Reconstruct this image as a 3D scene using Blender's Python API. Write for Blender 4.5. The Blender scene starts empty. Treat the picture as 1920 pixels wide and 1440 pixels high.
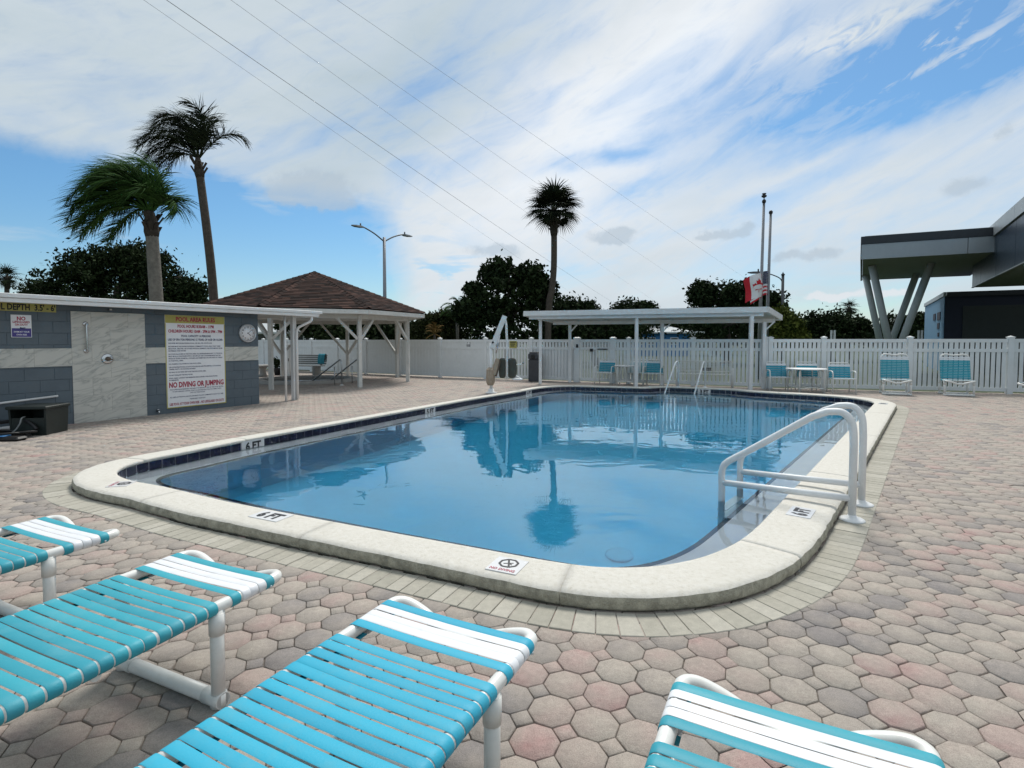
import bpy, math, random
import numpy as np
from mathutils import Vector, Matrix
from mathutils.geometry import tessellate_polygon
R = math.radians
scene = bpy.context.scene
col = scene.collection
rng = random.Random(7)

# ------------------------------------------------------------------ camera
EYE = 1.45
PITCH = R(2.4)
FPX = 1000.0          # focal length in pixels of the 1920 px wide photograph
cam_d = bpy.data.cameras.new('camera')
cam = bpy.data.objects.new('camera', cam_d)
col.objects.link(cam)
cam.location = (0, 0, EYE)
cam.rotation_euler = (R(90) - PITCH, 0, 0)
cam_d.sensor_width = 36.0
cam_d.lens = 36.0 * FPX / 1920.0
cam_d.shift_y = -38.0 / 1920.0
cam_d.clip_start = 0.02
cam_d.clip_end = 3000
scene.camera = cam
_cp, _sp = math.cos(PITCH), math.sin(PITCH)

def ray(px, py):
    a, b = (px - 960.0) / FPX, (682.0 - py) / FPX
    return Vector((a, _cp + b * _sp, -_sp + b * _cp))

def G(px, py, z=0.0):
    """surveyed point of the place at height z"""
    d = ray(px, py)
    return Vector((0, 0, EYE)) + d * ((z - EYE) / d.z)

def P(px, py, Y):
    """surveyed point of the place at distance Y"""
    d = ray(px, py)
    return Vector((0, 0, EYE)) + d * (Y / d.y)

# ------------------------------------------------------------------ world: daylight sky with high cloud
SUN_EL, SUN_AZ = R(56), R(14)
world = bpy.data.worlds.new('World')
scene.world = world
world.use_nodes = True
wt = world.node_tree
wt.nodes.clear()

class NT:
    def __init__(s, tree): s.t = tree
    def n(s, typ, **kw):
        k = s.t.nodes.new(typ)
        for a, b in kw.items(): setattr(k, a, b)
        return k
    def l(s, a, b): s.t.links.new(a, b)
    def put(s, sock, v):
        if isinstance(v, bpy.types.NodeSocket): s.l(v, sock)
        elif v is not None: sock.default_value = v
    def m(s, op, a, b=None, c=None, clamp=False):
        k = s.n('ShaderNodeMath', operation=op, use_clamp=clamp)
        s.put(k.inputs[0], a); s.put(k.inputs[1], b)
        if c is not None: s.put(k.inputs[2], c)
        return k.outputs[0]
    def vm(s, op, a, b=None, sc=None):
        k = s.n('ShaderNodeVectorMath', operation=op)
        s.put(k.inputs[0], a)
        if b is not None: s.put(k.inputs[1], b)
        if sc is not None: s.put(k.inputs['Scale'], sc)
        return k.outputs[0]
    def noise(s, vec, scale, detail=4, rough=.5, dist=0.0, out='Fac'):
        k = s.n('ShaderNodeTexNoise')
        if vec is not None: s.l(vec, k.inputs['Vector'])
        k.inputs['Scale'].default_value = scale
        k.inputs['Detail'].default_value = detail
        k.inputs['Roughness'].default_value = rough
        k.inputs['Distortion'].default_value = dist
        return k.outputs[out]
    def mix(s, f, a, b, mode='MIX'):
        k = s.n('ShaderNodeMix', data_type='RGBA', blend_type=mode)
        s.put(k.inputs[0], f)
        s.put(k.inputs[6], a); s.put(k.inputs[7], b)
        return k.outputs[2]
    def ss(s, x, lo, hi):
        k = s.n('ShaderNodeMapRange', interpolation_type='SMOOTHSTEP')
        s.put(k.inputs[0], x); k.inputs[1].default_value = lo; k.inputs[2].default_value = hi
        k.inputs[3].default_value = 0; k.inputs[4].default_value = 1
        return k.outputs[0]
    def ramp(s, f, stops, interp='LINEAR'):
        k = s.n('ShaderNodeValToRGB')
        cr = k.color_ramp; cr.interpolation = interp
        while len(cr.elements) < len(stops): cr.elements.new(.5)
        for e, (p, c) in zip(cr.elements, stops):
            e.position = p; e.color = (*c, 1)
        s.put(k.inputs[0], f)
        return k.outputs[0]
    def xyz(s, x, y, z):
        k = s.n('ShaderNodeCombineXYZ')
        s.put(k.inputs[0], x); s.put(k.inputs[1], y); s.put(k.inputs[2], z)
        return k.outputs[0]

def pe(px, py):
    d = ray(px, py)
    return math.atan2(d.x, d.y), math.atan2(d.z, math.hypot(d.x, d.y))

def build_sky():
    w = NT(wt)
    out = w.n('ShaderNodeOutputWorld')
    bg = w.n('ShaderNodeBackground')
    bg.inputs['Strength'].default_value = 0.1
    w.l(bg.outputs[0], out.inputs[0])
    sky = w.n('ShaderNodeTexSky', sky_type='NISHITA')
    sky.sun_disc = False
    sky.sun_elevation = SUN_EL
    sky.sun_rotation = SUN_AZ
    sky.air_density = 1.0; sky.dust_density = 0.6; sky.ozone_density = 2.0
    tc = w.n('ShaderNodeTexCoord')
    d = tc.outputs['Generated']
    sp = w.n('ShaderNodeSeparateXYZ'); w.l(d, sp.inputs[0])
    x, y, z = sp.outputs
    hyp = w.m('SQRT', w.m('ADD', w.m('MULTIPLY', x, x), w.m('MULTIPLY', y, y)))
    az0 = w.m('ARCTAN2', x, y)
    el0 = w.m('ARCTAN2', z, hyp)
    # soft warp of the cloud outlines
    nz = w.noise(d, 5.0, 6, .58, out='Color')
    ns = w.n('ShaderNodeSeparateColor'); w.l(nz, ns.inputs[0])
    az = w.m('ADD', az0, w.m('MULTIPLY', w.m('SUBTRACT', ns.outputs[0], .5), .16))
    el = w.m('ADD', el0, w.m('MULTIPLY', w.m('SUBTRACT', ns.outputs[1], .5), .10))

    def blob(px, py, a, b, tilt=0, k=1.0, AZ=az, EL=el):
        """soft elliptical patch: half-sizes a, b in pixels of the photograph, tilt in degrees (up to the right)"""
        a0, e0 = pe(px, py)
        c = math.cos(a0)
        du = w.m('MULTIPLY', w.m('SUBTRACT', AZ, a0), c and 1.0 / (math.cos(a0) ** 1.0))
        dv = w.m('SUBTRACT', EL, e0)
        ct, st = math.cos(R(tilt)), math.sin(R(tilt))
        sc = FPX * c
        p = w.m('MULTIPLY_ADD', du, ct * sc / a, w.m('MULTIPLY', dv, st * sc / a))
        q = w.m('MULTIPLY_ADD', dv, ct * sc / b, w.m('MULTIPLY', du, -st * sc / b))
        r2 = w.m('ADD', w.m('MULTIPLY', p, p), w.m('MULTIPLY', q, q))
        g = w.m('EXPONENT', w.m('MULTIPLY', r2, -1.0))
        return w.m('MULTIPLY', g, k) if k != 1.0 else g

    def add(*v):
        r = v[0]
        for q in v[1:]: r = w.m('ADD', r, q)
        return r
    # streaky cirrus texture, stretched along the wind (up to the right)
    t = R(24)
    pu = w.m('MULTIPLY_ADD', az0, math.cos(t), w.m('MULTIPLY', el0, math.sin(t)))
    pv = w.m('MULTIPLY_ADD', el0, math.cos(t), w.m('MULTIPLY', az0, -math.sin(t)))
    streak = w.noise(w.xyz(w.m('MULTIPLY', pu, 1.5), w.m('MULTIPLY', pv, 6.0), z), 2.4, 7, .55, .5)
    flat = w.noise(w.xyz(w.m('MULTIPLY', az0, 2.2), w.m('MULTIPLY', el0, 13.0), 1.7), 1.8, 6, .55, .6)
    fine = w.noise(w.xyz(w.m('MULTIPLY', pu, 3.0), w.m('MULTIPLY', pv, 9.0), w.m('MULTIPLY', z, 2.0)), 5.0, 6, .62, .8)
    # --- clear patches
    edge = w.m('MULTIPLY_ADD', az, -.05, .243)
    left = w.m('MULTIPLY', w.ss(w.m('SUBTRACT', edge, el), -.012, .032), w.ss(w.m('MULTIPLY', az, -1), .17, .27))
    left = w.m('MULTIPLY', left, w.m('SUBTRACT', 1.0, w.m('MULTIPLY', w.ss(flat, .52, .72), .5)))
    mid = w.m('MULTIPLY', blob(800, 540, 130, 60, 4), w.ss(flat, .50, .60))
    ur = add(blob(1690, 125, 270, 54, 6, 1.05), blob(1830, 42, 230, 54, 10, .85), blob(1450, 110, 80, 44, 50, .40),
             blob(1560, 30, 90, 30, 24, .45), blob(1900, 150, 90, 40, 8, .35))
    ur = w.m('MULTIPLY', ur, w.m('SUBTRACT', 1.0, w.m('MULTIPLY', w.ss(streak, .40, .68), .70)))
    ur = w.m('MULTIPLY', ur, w.m('SUBTRACT', 1.0, w.m('MULTIPLY', w.ss(fine, .36, .68), .50)))
    wisp = w.m('MULTIPLY', add(blob(1570, 72, 120, 10, 7, 1.5), blob(1765, 58, 30, 9, 12, 1.3), blob(1650, 10, 110, 14, 14, .7), blob(1790, 95, 90, 8, 14, .8)), w.ss(fine, .30, .62))
    ur = w.m('MULTIPLY', ur, w.m('SUBTRACT', 1.0, wisp, clamp=True))
    lo = w.m('MULTIPLY', add(blob(1560, 570, 170, 50, 0, .75), blob(1080, 505, 110, 22, 4, .35)), w.ss(flat, .30, .60))
    veil = w.m('MULTIPLY', add(blob(1330, 190, 80, 40, 30, .5), blob(1120, 300, 150, 18, 10, .55), blob(1370, 275, 190, 16, 14, .42),
               blob(1230, 345, 110, 14, 12, .3), blob(800, 150, 240, 80, 40, .34), blob(1700, 200, 320, 22, 8, .45), blob(1600, 260, 300, 14, 12, .30), blob(1420, 380, 260, 12, 10, .22), blob(1000, 120, 160, 50, 40, .22)), w.ss(streak, .25, .62))
    general = add(w.m('MULTIPLY', w.ss(streak, .46, .72), .40), w.m('MULTIPLY', w.ss(fine, .48, .78), .14))
    blue = w.m('ADD', w.m('MAXIMUM', w.m('MAXIMUM', left, mid), ur), add(lo, veil, general), clamp=True)
    # --- cloud light
    bright = add(blob(1180, 200, 480, 120, 33, .15), blob(1500, 300, 500, 130, 12, .04))
    dim = add(blob(60, 60, 520, 200, 0, .035), blob(760, 170, 240, 100, 35, .05))
    lum = w.m('ADD', w.m('SUBTRACT', w.m('MULTIPLY_ADD', streak, .14, .485), dim), bright)
    lum = w.m('ADD', lum, w.m('MULTIPLY', w.m('SUBTRACT', flat, .5), .06))
    cl = w.vm('SCALE', w.mix(w.ss(lum, .38, .68), (.80, .985, 1.10, 1), (.95, 1.0, 1.05, 1)), sc=w.m('MULTIPLY', lum, 10.0))
    # small low cumulus, grey undersides towards us
    puff = w.noise(d, 34, 6, .65)
    n3 = w.noise(d, 24, 5, .6, out='Color')
    n3s = w.n('ShaderNodeSeparateColor'); w.l(n3, n3s.inputs[0])
    azc = w.m('ADD', az0, w.m('MULTIPLY', w.m('SUBTRACT', n3s.outputs[0], .5), .055))
    elc = w.m('ADD', el0, w.m('MULTIPLY', w.m('SUBTRACT', n3s.outputs[1], .5), .035))
    def cu(px, py, a, b, k=1.0):
        return w.m('MULTIPLY', blob(px, py, a, b, 0, 1.35, azc, elc), k)
    grey = add(cu(595, 352, 62, 26, 1.5), cu(560, 368, 44, 14, 1.1), cu(620, 382, 34, 12, .9), cu(932, 472, 56, 13), cu(1150, 445, 52, 12), cu(1165, 437, 26, 11, .7), cu(1360, 442, 34, 9),
               cu(1402, 428, 16, 10, .9), cu(1320, 441, 14, 7, .7), cu(1540, 479, 30, 9), cu(1470, 481, 26, 8, .8), cu(1812, 352, 26, 10), cu(1890, 245, 17, 12, .8))
    greym = w.ss(w.m('MULTIPLY', grey, w.m('MULTIPLY_ADD', puff, 2.2, -.25)), .22, 1.0)
    white = add(cu(1552, 553, 34, 7), cu(1668, 551, 42, 7), cu(1530, 557, 20, 4, .6))
    whitem = w.ss(w.m('MULTIPLY', white, w.m('MULTIPLY_ADD', puff, 1.2, .3)), .35, .9)
    blue_c = w.mix(1.0, sky.outputs[0], (.52, .78, .90, 1), 'MULTIPLY')
    blue_c = w.mix(w.ss(el0, .24, .0), blue_c, w.mix(1.0, sky.outputs[0], (.66, .78, .82, 1), 'MULTIPLY'))
    c = w.mix(blue, cl, blue_c)
    c = w.mix(w.m('MULTIPLY', greym, .62), c, (3.5, 4.2, 4.9, 1))
    c = w.mix(w.m('MULTIPLY', whitem, .8), c, (6.0, 6.2, 6.5, 1))
    w.l(c, bg.inputs['Color'])
build_sky()

sun_d = bpy.data.lights.new('sun', 'SUN')
sun_d.energy = 2.5
sun_d.angle = R(18)
sun_d.color = (1.0, .96, .90)
sun = bpy.data.objects.new('sun', sun_d)
col.objects.link(sun)
_sd = Vector((math.sin(SUN_AZ) * math.cos(SUN_EL), math.cos(SUN_AZ) * math.cos(SUN_EL), math.sin(SUN_EL)))
sun.rotation_euler = _sd.to_track_quat('Z', 'Y').to_euler()
sun.location = (0, 0, 30)

scene.view_settings.view_transform = 'Standard'
scene.view_settings.look = 'None'
scene.view_settings.exposure = 0.38
scene.view_settings.gamma = 1.0
scene.view_settings.use_curve_mapping = False
scene.render.engine = 'CYCLES'
cy = scene.cycles
cy.use_denoising = True
cy.max_bounces = 8
cy.diffuse_bounces = 3
cy.glossy_bounces = 3
cy.transmission_bounces = 6
cy.transparent_max_bounces = 16
cy.volume_bounces = 0
cy.sample_clamp_indirect = 6.0
cy.caustics_reflective = False
cy.caustics_refractive = True

# ------------------------------------------------------------------ materials
MATS = {}
def new_mat(name):
    m = bpy.data.materials.new(name); m.use_nodes = True
    m.node_tree.nodes.clear()
    k = NT(m.node_tree)
    out = k.n('ShaderNodeOutputMaterial')
    b = k.n('ShaderNodeBsdfPrincipled')
    k.l(b.outputs[0], out.inputs[0])
    MATS[name] = m
    return m, k, b, out

def mat(name, c, rough=.6, metal=0.0, var=.12, scale=6.0, bump=0.0, bscale=60.0, spec=.5, dirt=None, dscale=2.5, damt=.5):
    """plain surface: colour wear at two scales, fine relief, optional stains"""
    m, k, b, out = new_mat(name)
    g = k.n('ShaderNodeNewGeometry')
    pos = g.outputs['Position']
    a = k.noise(pos, scale, 5, .6)
    f = k.noise(pos, scale * 9, 3, .6)
    f2 = k.m('MULTIPLY_ADD', f, .35, k.m('MULTIPLY', a, .65))
    lo = tuple(min(1, v * (1 - var)) for v in c) + (1,)
    hi = tuple(min(1, v * (1 + var)) for v in c) + (1,)
    cc = k.mix(k.ss(f2, .3, .7), lo, hi)
    if dirt:
        s = k.noise(pos, dscale, 6, .65, .4)
        cc = k.mix(k.m('MULTIPLY', k.ss(s, .48, .72), damt), cc, (*dirt, 1))
    k.l(cc, b.inputs['Base Color'])
    k.l(k.m('MULTIPLY_ADD', f, .16, rough - .08, clamp=True), b.inputs['Roughness'])
    b.inputs['Metallic'].default_value = metal
    b.inputs['Specular IOR Level'].default_value = spec
    if bump:
        h = k.noise(pos, bscale, 6, .65)
        bp = k.n('ShaderNodeBump'); bp.inputs['Strength'].default_value = 1.0; bp.inputs['Distance'].default_value = bump
        k.l(h, bp.inputs['Height']); k.l(bp.outputs[0], b.inputs['Normal'])
    return m

mat('white_paint', (.74, .75, .75), .45, var=.05, dirt=(.55, .54, .50), damt=.25)
mat('white_vinyl', (.74, .76, .76), .4, var=.04, scale=1.2, dirt=(.55, .57, .55), dscale=1.1, damt=.35)
mat('white_pipe', (.74, .74, .71), .35, var=.04, dirt=(.5, .47, .4), dscale=9, damt=.3)
mat('gazebo_paint', (.62, .62, .59), .55, var=.08, dirt=(.4, .38, .34), dscale=3, damt=.4)
def strap_teal_mat():
    m, k, b, out = new_mat('strap_teal')
    oi = k.n('ShaderNodeObjectInfo'); g = k.n('ShaderNodeNewGeometry'); pos = g.outputs['Position']
    c = k.mix(1.0, oi.outputs['Color'], k.ramp(oi.outputs['Random'], [(0, (.86, .90, .92)), (1, (1.12, 1.08, 1.06))]), 'MULTIPLY')
    a = k.noise(pos, 7, 6, .65, .3)
    c = k.mix(k.m('MULTIPLY', k.ss(a, .45, .75), .40), c, (.12, .36, .42, 1))
    sp = k.noise(pos, 90, 3, .7)
    c = k.mix(k.m('MULTIPLY', k.ss(sp, .64, .74), .35), c, (.10, .17, .18, 1))
    k.l(c, b.inputs['Base Color'])
    k.l(k.m('MULTIPLY_ADD', a, .3, .40), b.inputs['Roughness'])
    b.inputs['Specular IOR Level'].default_value = .35
    bp = k.n('ShaderNodeBump'); bp.inputs['Distance'].default_value = .0008
    k.l(k.noise(pos, 130, 4, .6), bp.inputs['Height']); k.l(bp.outputs[0], b.inputs['Normal'])
strap_teal_mat()
mat('strap_white', (.74, .75, .77), .4, var=.04, scale=9, dirt=(.58, .57, .54), dscale=7, damt=.35)
mat('rivet', (.55, .62, .65), .35, .6)
mat('fabric_teal', (.018, .28, .38), .5, var=.12, scale=12)
mat('block_paint', (.095, .125, .15), .6, var=.10, scale=3, bump=.0015, bscale=90, dirt=(.11, .13, .145), dscale=3, damt=.5)
mat('mortar', (.09, .118, .142), .7, bump=.001, bscale=120)
mat('navy_tile', (.006, .008, .032), .16, var=.35, scale=9)
mat('grout', (.30, .30, .32), .8)
mat('letter_black', (.012, .012, .015), .5, var=.1)
mat('letter_red', (.36, .012, .05), .5, var=.1)
mat('letter_navy', (.02, .03, .11), .5, var=.1)
mat('sign_white', (.78, .79, .81), .4, var=.03)
mat('sign_yellow', (.42, .38, .10), .45, var=.06)
mat('sign_purple', (.055, .04, .22), .45, var=.06)
mat('tile_white', (.66, .66, .66), .25, var=.03)
mat('chrome', (.55, .56, .57), .18, 1.0, var=.05)
mat('steel', (.42, .43, .44), .38, .9, var=.1)
mat('dark_plastic', (.012, .018, .016), .45, var=.2)
mat('black_rubber', (.008, .008, .009), .5, var=.2)
mat('bin_grey', (.045, .048, .055), .5, var=.2, bump=.001, bscale=80)
mat('tan_vinyl', (.36, .29, .22), .6, var=.15, scale=9, dirt=(.2, .15, .1), dscale=9, damt=.5)
mat('brown_vinyl', (.10, .075, .055), .55, var=.2)
mat('olive_vinyl', (.055, .057, .045), .55, var=.18, scale=5)
mat('roof_membrane', (.55, .56, .56), .7, var=.1, dirt=(.3, .3, .28))
mat('soffit', (.44, .46, .45), .7, var=.05)
mat('bark_palm', (.17, .155, .13), .9, var=.3, scale=9, bump=.02, bscale=14)
mat('bark', (.07, .055, .042), .9, var=.3, scale=7, bump=.02, bscale=16)
mat('boot', (.05, .04, .03), .95, var=.4, scale=14, bump=.02, bscale=20)
mat('lamp_metal', (.14, .15, .155), .45, .6, var=.15)
mat('pole_metal', (.22, .23, .245), .4, .7, var=.1)
mat('pole_dark', (.07, .075, .08), .45, .5, var=.15)
mat('wire', (.20, .21, .22), .6)
mat('flag_white', (.74, .74, .76), .8, var=.03)
mat('flag_red', (.55, .015, .03), .8, var=.05)
mat('flag_navy', (.015, .02, .07), .8, var=.05)
mat('panel_silver', (.36, .385, .40), .42, .35, var=.06, scale=1.0)
mat('panel_navy', (.02, .036, .06), .36, .15, var=.12, scale=.8)
mat('coping_dark', (.03, .034, .04), .5, .2)
mat('soffit_dark', (.30, .31, .29), .75, var=.08)
mat('column_grey', (.48, .50, .50), .6, var=.06)
mat('wall_blue', (.14, .29, .44), .65, var=.06, scale=1.0)
mat('wall_navy', (.01, .014, .035), .6, var=.1)
mat('garage_dark', (.028, .034, .034), .55, var=.1)
mat('house_blue', (.03, .17, .40), .65, var=.08)
mat('house_white', (.62, .63, .63), .65, var=.08)
mat('house_roof', (.42, .45, .46), .7, var=.1)
mat('window_glass', (.02, .025, .03), .08, var=.1)
mat('clock_rim', (.55, .56, .57), .3, .6)
mat('planter', (.02, .02, .022), .6)
mat('concrete', (.36, .35, .33), .85, var=.15, bump=.003, bscale=40)
mat('bench_grey', (.22, .235, .235), .6, var=.1)
mat('spa_water', (.004, .008, .012), .06, var=.1)
mat('joint_sand', (.17, .15, .13), .95, var=.3, bump=.004, bscale=60)
mat('soil', (.05, .042, .033), .95, var=.3, bump=.01, bscale=20)
mat('grass', (.035, .055, .022), .95, var=.4, scale=.6)
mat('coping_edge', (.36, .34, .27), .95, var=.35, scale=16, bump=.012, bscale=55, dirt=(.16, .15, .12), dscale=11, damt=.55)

def leaf_mat(name, a, b2, sc=1.2):
    m, k, b, out = new_mat(name)
    g = k.n('ShaderNodeNewGeometry')
    f = k.noise(g.outputs['Position'], sc, 3, .6)
    f2 = k.m('MULTIPLY_ADD', g.outputs['Random Per Island'], .5, k.m('MULTIPLY', f, .6))
    k.l(k.mix(k.ss(f2, .2, .85), (*a, 1), (*b2, 1)), b.inputs['Base Color'])
    b.inputs['Roughness'].default_value = .85
    b.inputs['Specular IOR Level'].default_value = .08
leaf_mat('leaf_oak', (.008, .015, .007), (.030, .046, .017))
leaf_mat('leaf_olive', (.012, .018, .008), (.05, .058, .02))
leaf_mat('leaf_bush', (.03, .05, .012), (.13, .15, .03))
leaf_mat('leaf_palm', (.014, .034, .010), (.055, .12, .028), .6)
leaf_mat('leaf_palm_dark', (.008, .012, .008), (.03, .04, .018), .6)
leaf_mat('leaf_dry', (.10, .06, .02), (.22, .14, .05))

def paver_mat(name, mode):
    """tumbled concrete pavers: blended tan, rose and charcoal, grain and wear"""
    m, k, b, out = new_mat(name)
    at = k.n('ShaderNodeAttribute'); at.attribute_name = 'tone'; at.attribute_type = mode
    t = at.outputs['Fac']
    g = k.n('ShaderNodeNewGeometry'); pos = g.outputs['Position']
    blend = k.noise(pos, 4.2, 3, .5)
    region = k.noise(pos, .55, 2, .5)
    v = k.m('ADD', k.m('MULTIPLY', t, .62), k.m('MULTIPLY_ADD', k.m('SUBTRACT', blend, .5), .85, .19), clamp=True)
    v = k.m('ADD', v, k.m('MULTIPLY', k.m('SUBTRACT', region, .5), .45), clamp=True)
    cc = k.ramp(v, [(0, (.235, .215, .21)), (.14, (.285, .26, .245)), (.30, (.345, .307, .275)), (.50, (.41, .366, .318)), (.66, (.395, .335, .295)),
                    (.82, (.415, .325, .292)), (.94, (.405, .275, .255)), (1, (.395, .24, .225))])
    grain = k.noise(pos, 260, 3, .7)
    mott = k.noise(pos, 34, 5, .65)
    cc = k.mix(1.0, cc, k.ramp(grain, [(.25, (.62, .62, .62)), (.5, (.95, .95, .95)), (.75, (1.22, 1.22, 1.2))]), 'MULTIPLY')
    cc = k.mix(1.0, cc, k.ramp(mott, [(.2, (.80, .80, .80)), (.8, (1.16, 1.15, 1.14))]), 'MULTIPLY')
    st = k.noise(pos, 1.3, 6, .7, .6)
    cc = k.mix(k.m('MULTIPLY', k.ss(st, .52, .75), .35), cc, (.20, .185, .165, 1))
    k.l(cc, b.inputs['Base Color'])
    b.inputs['Roughness'].default_value = .88
    b.inputs['Specular IOR Level'].default_value = .3
    bp = k.n('ShaderNodeBump'); bp.inputs['Distance'].default_value = .0035
    k.l(k.m('ADD', grain, k.m('MULTIPLY', mott, 1.2)), bp.inputs['Height']); k.l(bp.outputs[0], b.inputs['Normal'])
paver_mat('paver', 'OBJECT')
paver_mat('paver_far', 'GEOMETRY')

def brick_mat():
    m, k, b, out = new_mat('border_brick')
    at = k.n('ShaderNodeAttribute'); at.attribute_name = 'tone'; at.attribute_type = 'OBJECT'
    g = k.n('ShaderNodeNewGeometry'); pos = g.outputs['Position']
    cc = k.ramp(at.outputs['Fac'], [(0, (.355, .34, .29)), (.5, (.41, .39, .335)), (1, (.45, .43, .375))])
    grain = k.noise(pos, 300, 3, .7); mott = k.noise(pos, 22, 5, .65)
    cc = k.mix(1.0, cc, k.ramp(grain, [(.25, (.8, .8, .8)), (.75, (1.12, 1.12, 1.1))]), 'MULTIPLY')
    cc = k.mix(1.0, cc, k.ramp(mott, [(.2, (.82, .82, .82)), (.8, (1.12, 1.11, 1.1))]), 'MULTIPLY')
    k.l(cc, b.inputs['Base Color']); b.inputs['Roughness'].default_value = .9
    b.inputs['Specular IOR Level'].default_value = .3
    bp = k.n('ShaderNodeBump'); bp.inputs['Distance'].default_value = .0015
    k.l(k.m('ADD', grain, mott), bp.inputs['Height']); k.l(bp.outputs[0], b.inputs['Normal'])
brick_mat()

def coping_mat():
    m, k, b, out = new_mat('coping_top')
    g = k.n('ShaderNodeNewGeometry'); pos = g.outputs['Position']
    rag = k.noise(k.vm('MULTIPLY', pos, (1, 1, .4)), 26, 6, .7, .4)
    big = k.noise(pos, 1.6, 5, .65)
    fine = k.noise(pos, 150, 4, .7)
    cc = k.ramp(rag, [(.25, (.48, .455, .39)), (.45, (.585, .56, .50)), (.7, (.64, .62, .57))])
    cc = k.mix(k.m('MULTIPLY', k.ss(big, .5, .75), .35), cc, (.47, .445, .38, 1))
    k.l(cc, b.inputs['Base Color']); b.inputs['Roughness'].default_value = .85
    b.inputs['Specular IOR Level'].default_value = .3
    bp = k.n('ShaderNodeBump'); bp.inputs['Distance'].default_value = .006
    k.l(k.m('MULTIPLY_ADD', fine, .35, rag), bp.inputs['Height']); k.l(bp.outputs[0], b.inputs['Normal'])
coping_mat()

def marble_mat():
    m, k, b, out = new_mat('marble_tile')
    g = k.n('ShaderNodeNewGeometry')
    tc = k.n('ShaderNodeTexCoord'); pos = g.outputs['Position']
    oi = k.n('ShaderNodeObjectInfo')
    off = k.vm('ADD', pos, k.xyz(k.m('MULTIPLY', oi.outputs['Random'], 9.0), 0, k.m('MULTIPLY', oi.outputs['Random'], 4.0)))
    sx = k.n('ShaderNodeSeparateXYZ'); k.l(off, sx.inputs[0])
    al = k.m('MULTIPLY_ADD', sx.outputs[0], .515, k.m('MULTIPLY', sx.outputs[1], .857))
    st = k.xyz(k.m('MULTIPLY', al, 1.3), k.m('SUBTRACT', k.m('MULTIPLY', sx.outputs[2], 4.6), k.m('MULTIPLY', al, 1.5)), k.m('MULTIPLY', sx.outputs[1], .2))
    vein = k.noise(st, 1.15, 5, .55, 1.0)
    v2 = k.m('ABSOLUTE', k.m('SUBTRACT', vein, .5))
    cc = k.ramp(v2, [(0, (.32, .33, .31)), (.02, (.46, .46, .425)), (.07, (.54, .535, .49)), (1, (.59, .58, .535))])
    soft = k.noise(off, 3, 4, .6)
    cc = k.mix(k.m('MULTIPLY', k.ss(soft, .4, .7), .4), cc, (.48, .485, .45, 1))
    k.l(cc, b.inputs['Base Color']); b.inputs['Roughness'].default_value = .35
marble_mat()

def shingle_mat():
    m, k, b, out = new_mat('roof_shingle')
    g = k.n('ShaderNodeNewGeometry')
    cc = k.ramp(g.outputs['Random Per Island'], [(0, (.012, .007, .006)), (.4, (.028, .015, .012)), (.75, (.052, .026, .020)), (1, (.080, .042, .032))])
    gr = k.noise(g.outputs['Position'], 120, 3, .7)
    cc = k.mix(1.0, cc, k.ramp(gr, [(.2, (.7, .7, .7)), (.8, (1.25, 1.25, 1.25))]), 'MULTIPLY')
    k.l(cc, b.inputs['Base Color']); b.inputs['Roughness'].default_value = .95
    b.inputs['Specular IOR Level'].default_value = .2
shingle_mat()

def plaster_mat():
    mat('plaster', (.47, .69, .85), .6, var=.04, scale=1.0)
    mat('ledge_plaster', (.80, .80, .86), .55, var=.04, scale=3.0)
plaster_mat()

def water_mat():
    m = bpy.data.materials.new('pool_water'); m.use_nodes = True; m.node_tree.nodes.clear(); MATS['pool_water'] = m
    k = NT(m.node_tree)
    out = k.n('ShaderNodeOutputMaterial')
    g = k.n('ShaderNodeNewGeometry'); pos = g.outputs['Position']
    a = k.noise(k.vm('MULTIPLY', pos, (1.0, 1.25, 1)), 1.7, 2, .5, .4)
    c = k.noise(pos, 5.5, 2, .5, .3)
    patch = k.ss(k.noise(pos, .35, 2, .5), .38, .62)
    h = k.m('ADD', a, k.m('MULTIPLY', k.m('MULTIPLY', c, patch), .22))
    bp = k.n('ShaderNodeBump'); bp.inputs['Strength'].default_value = 1.0; bp.inputs['Distance'].default_value = .0042
    k.l(h, bp.inputs['Height'])
    fr = k.n('ShaderNodeFresnel'); fr.inputs['IOR'].default_value = 1.78
    k.l(bp.outputs[0], fr.inputs['Normal'])
    tr = k.n('ShaderNodeBsdfRefraction'); tr.inputs['Color'].default_value = (.96, .99, 1, 1)
    tr.inputs['IOR'].default_value = 1.33; tr.inputs['Roughness'].default_value = 0.0
    k.l(bp.outputs[0], tr.inputs['Normal'])
    gl = k.n('ShaderNodeBsdfGlossy'); gl.inputs['Roughness'].default_value = .0
    gl.inputs['Color'].default_value = (.88, .97, 1, 1)
    k.l(bp.outputs[0], gl.inputs['Normal'])
    mx = k.n('ShaderNodeMixShader')
    k.l(fr.outputs[0], mx.inputs[0]); k.l(tr.outputs[0], mx.inputs[1]); k.l(gl.outputs[0], mx.inputs[2])
    k.l(mx.outputs[0], out.inputs['Surface'])
    va = k.n('ShaderNodeVolumeAbsorption')
    va.inputs['Color'].default_value = (.0, .80, .955, 1)
    va.inputs['Density'].default_value = .52
    k.l(va.outputs[0], out.inputs['Volume'])
water_mat()
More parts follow.
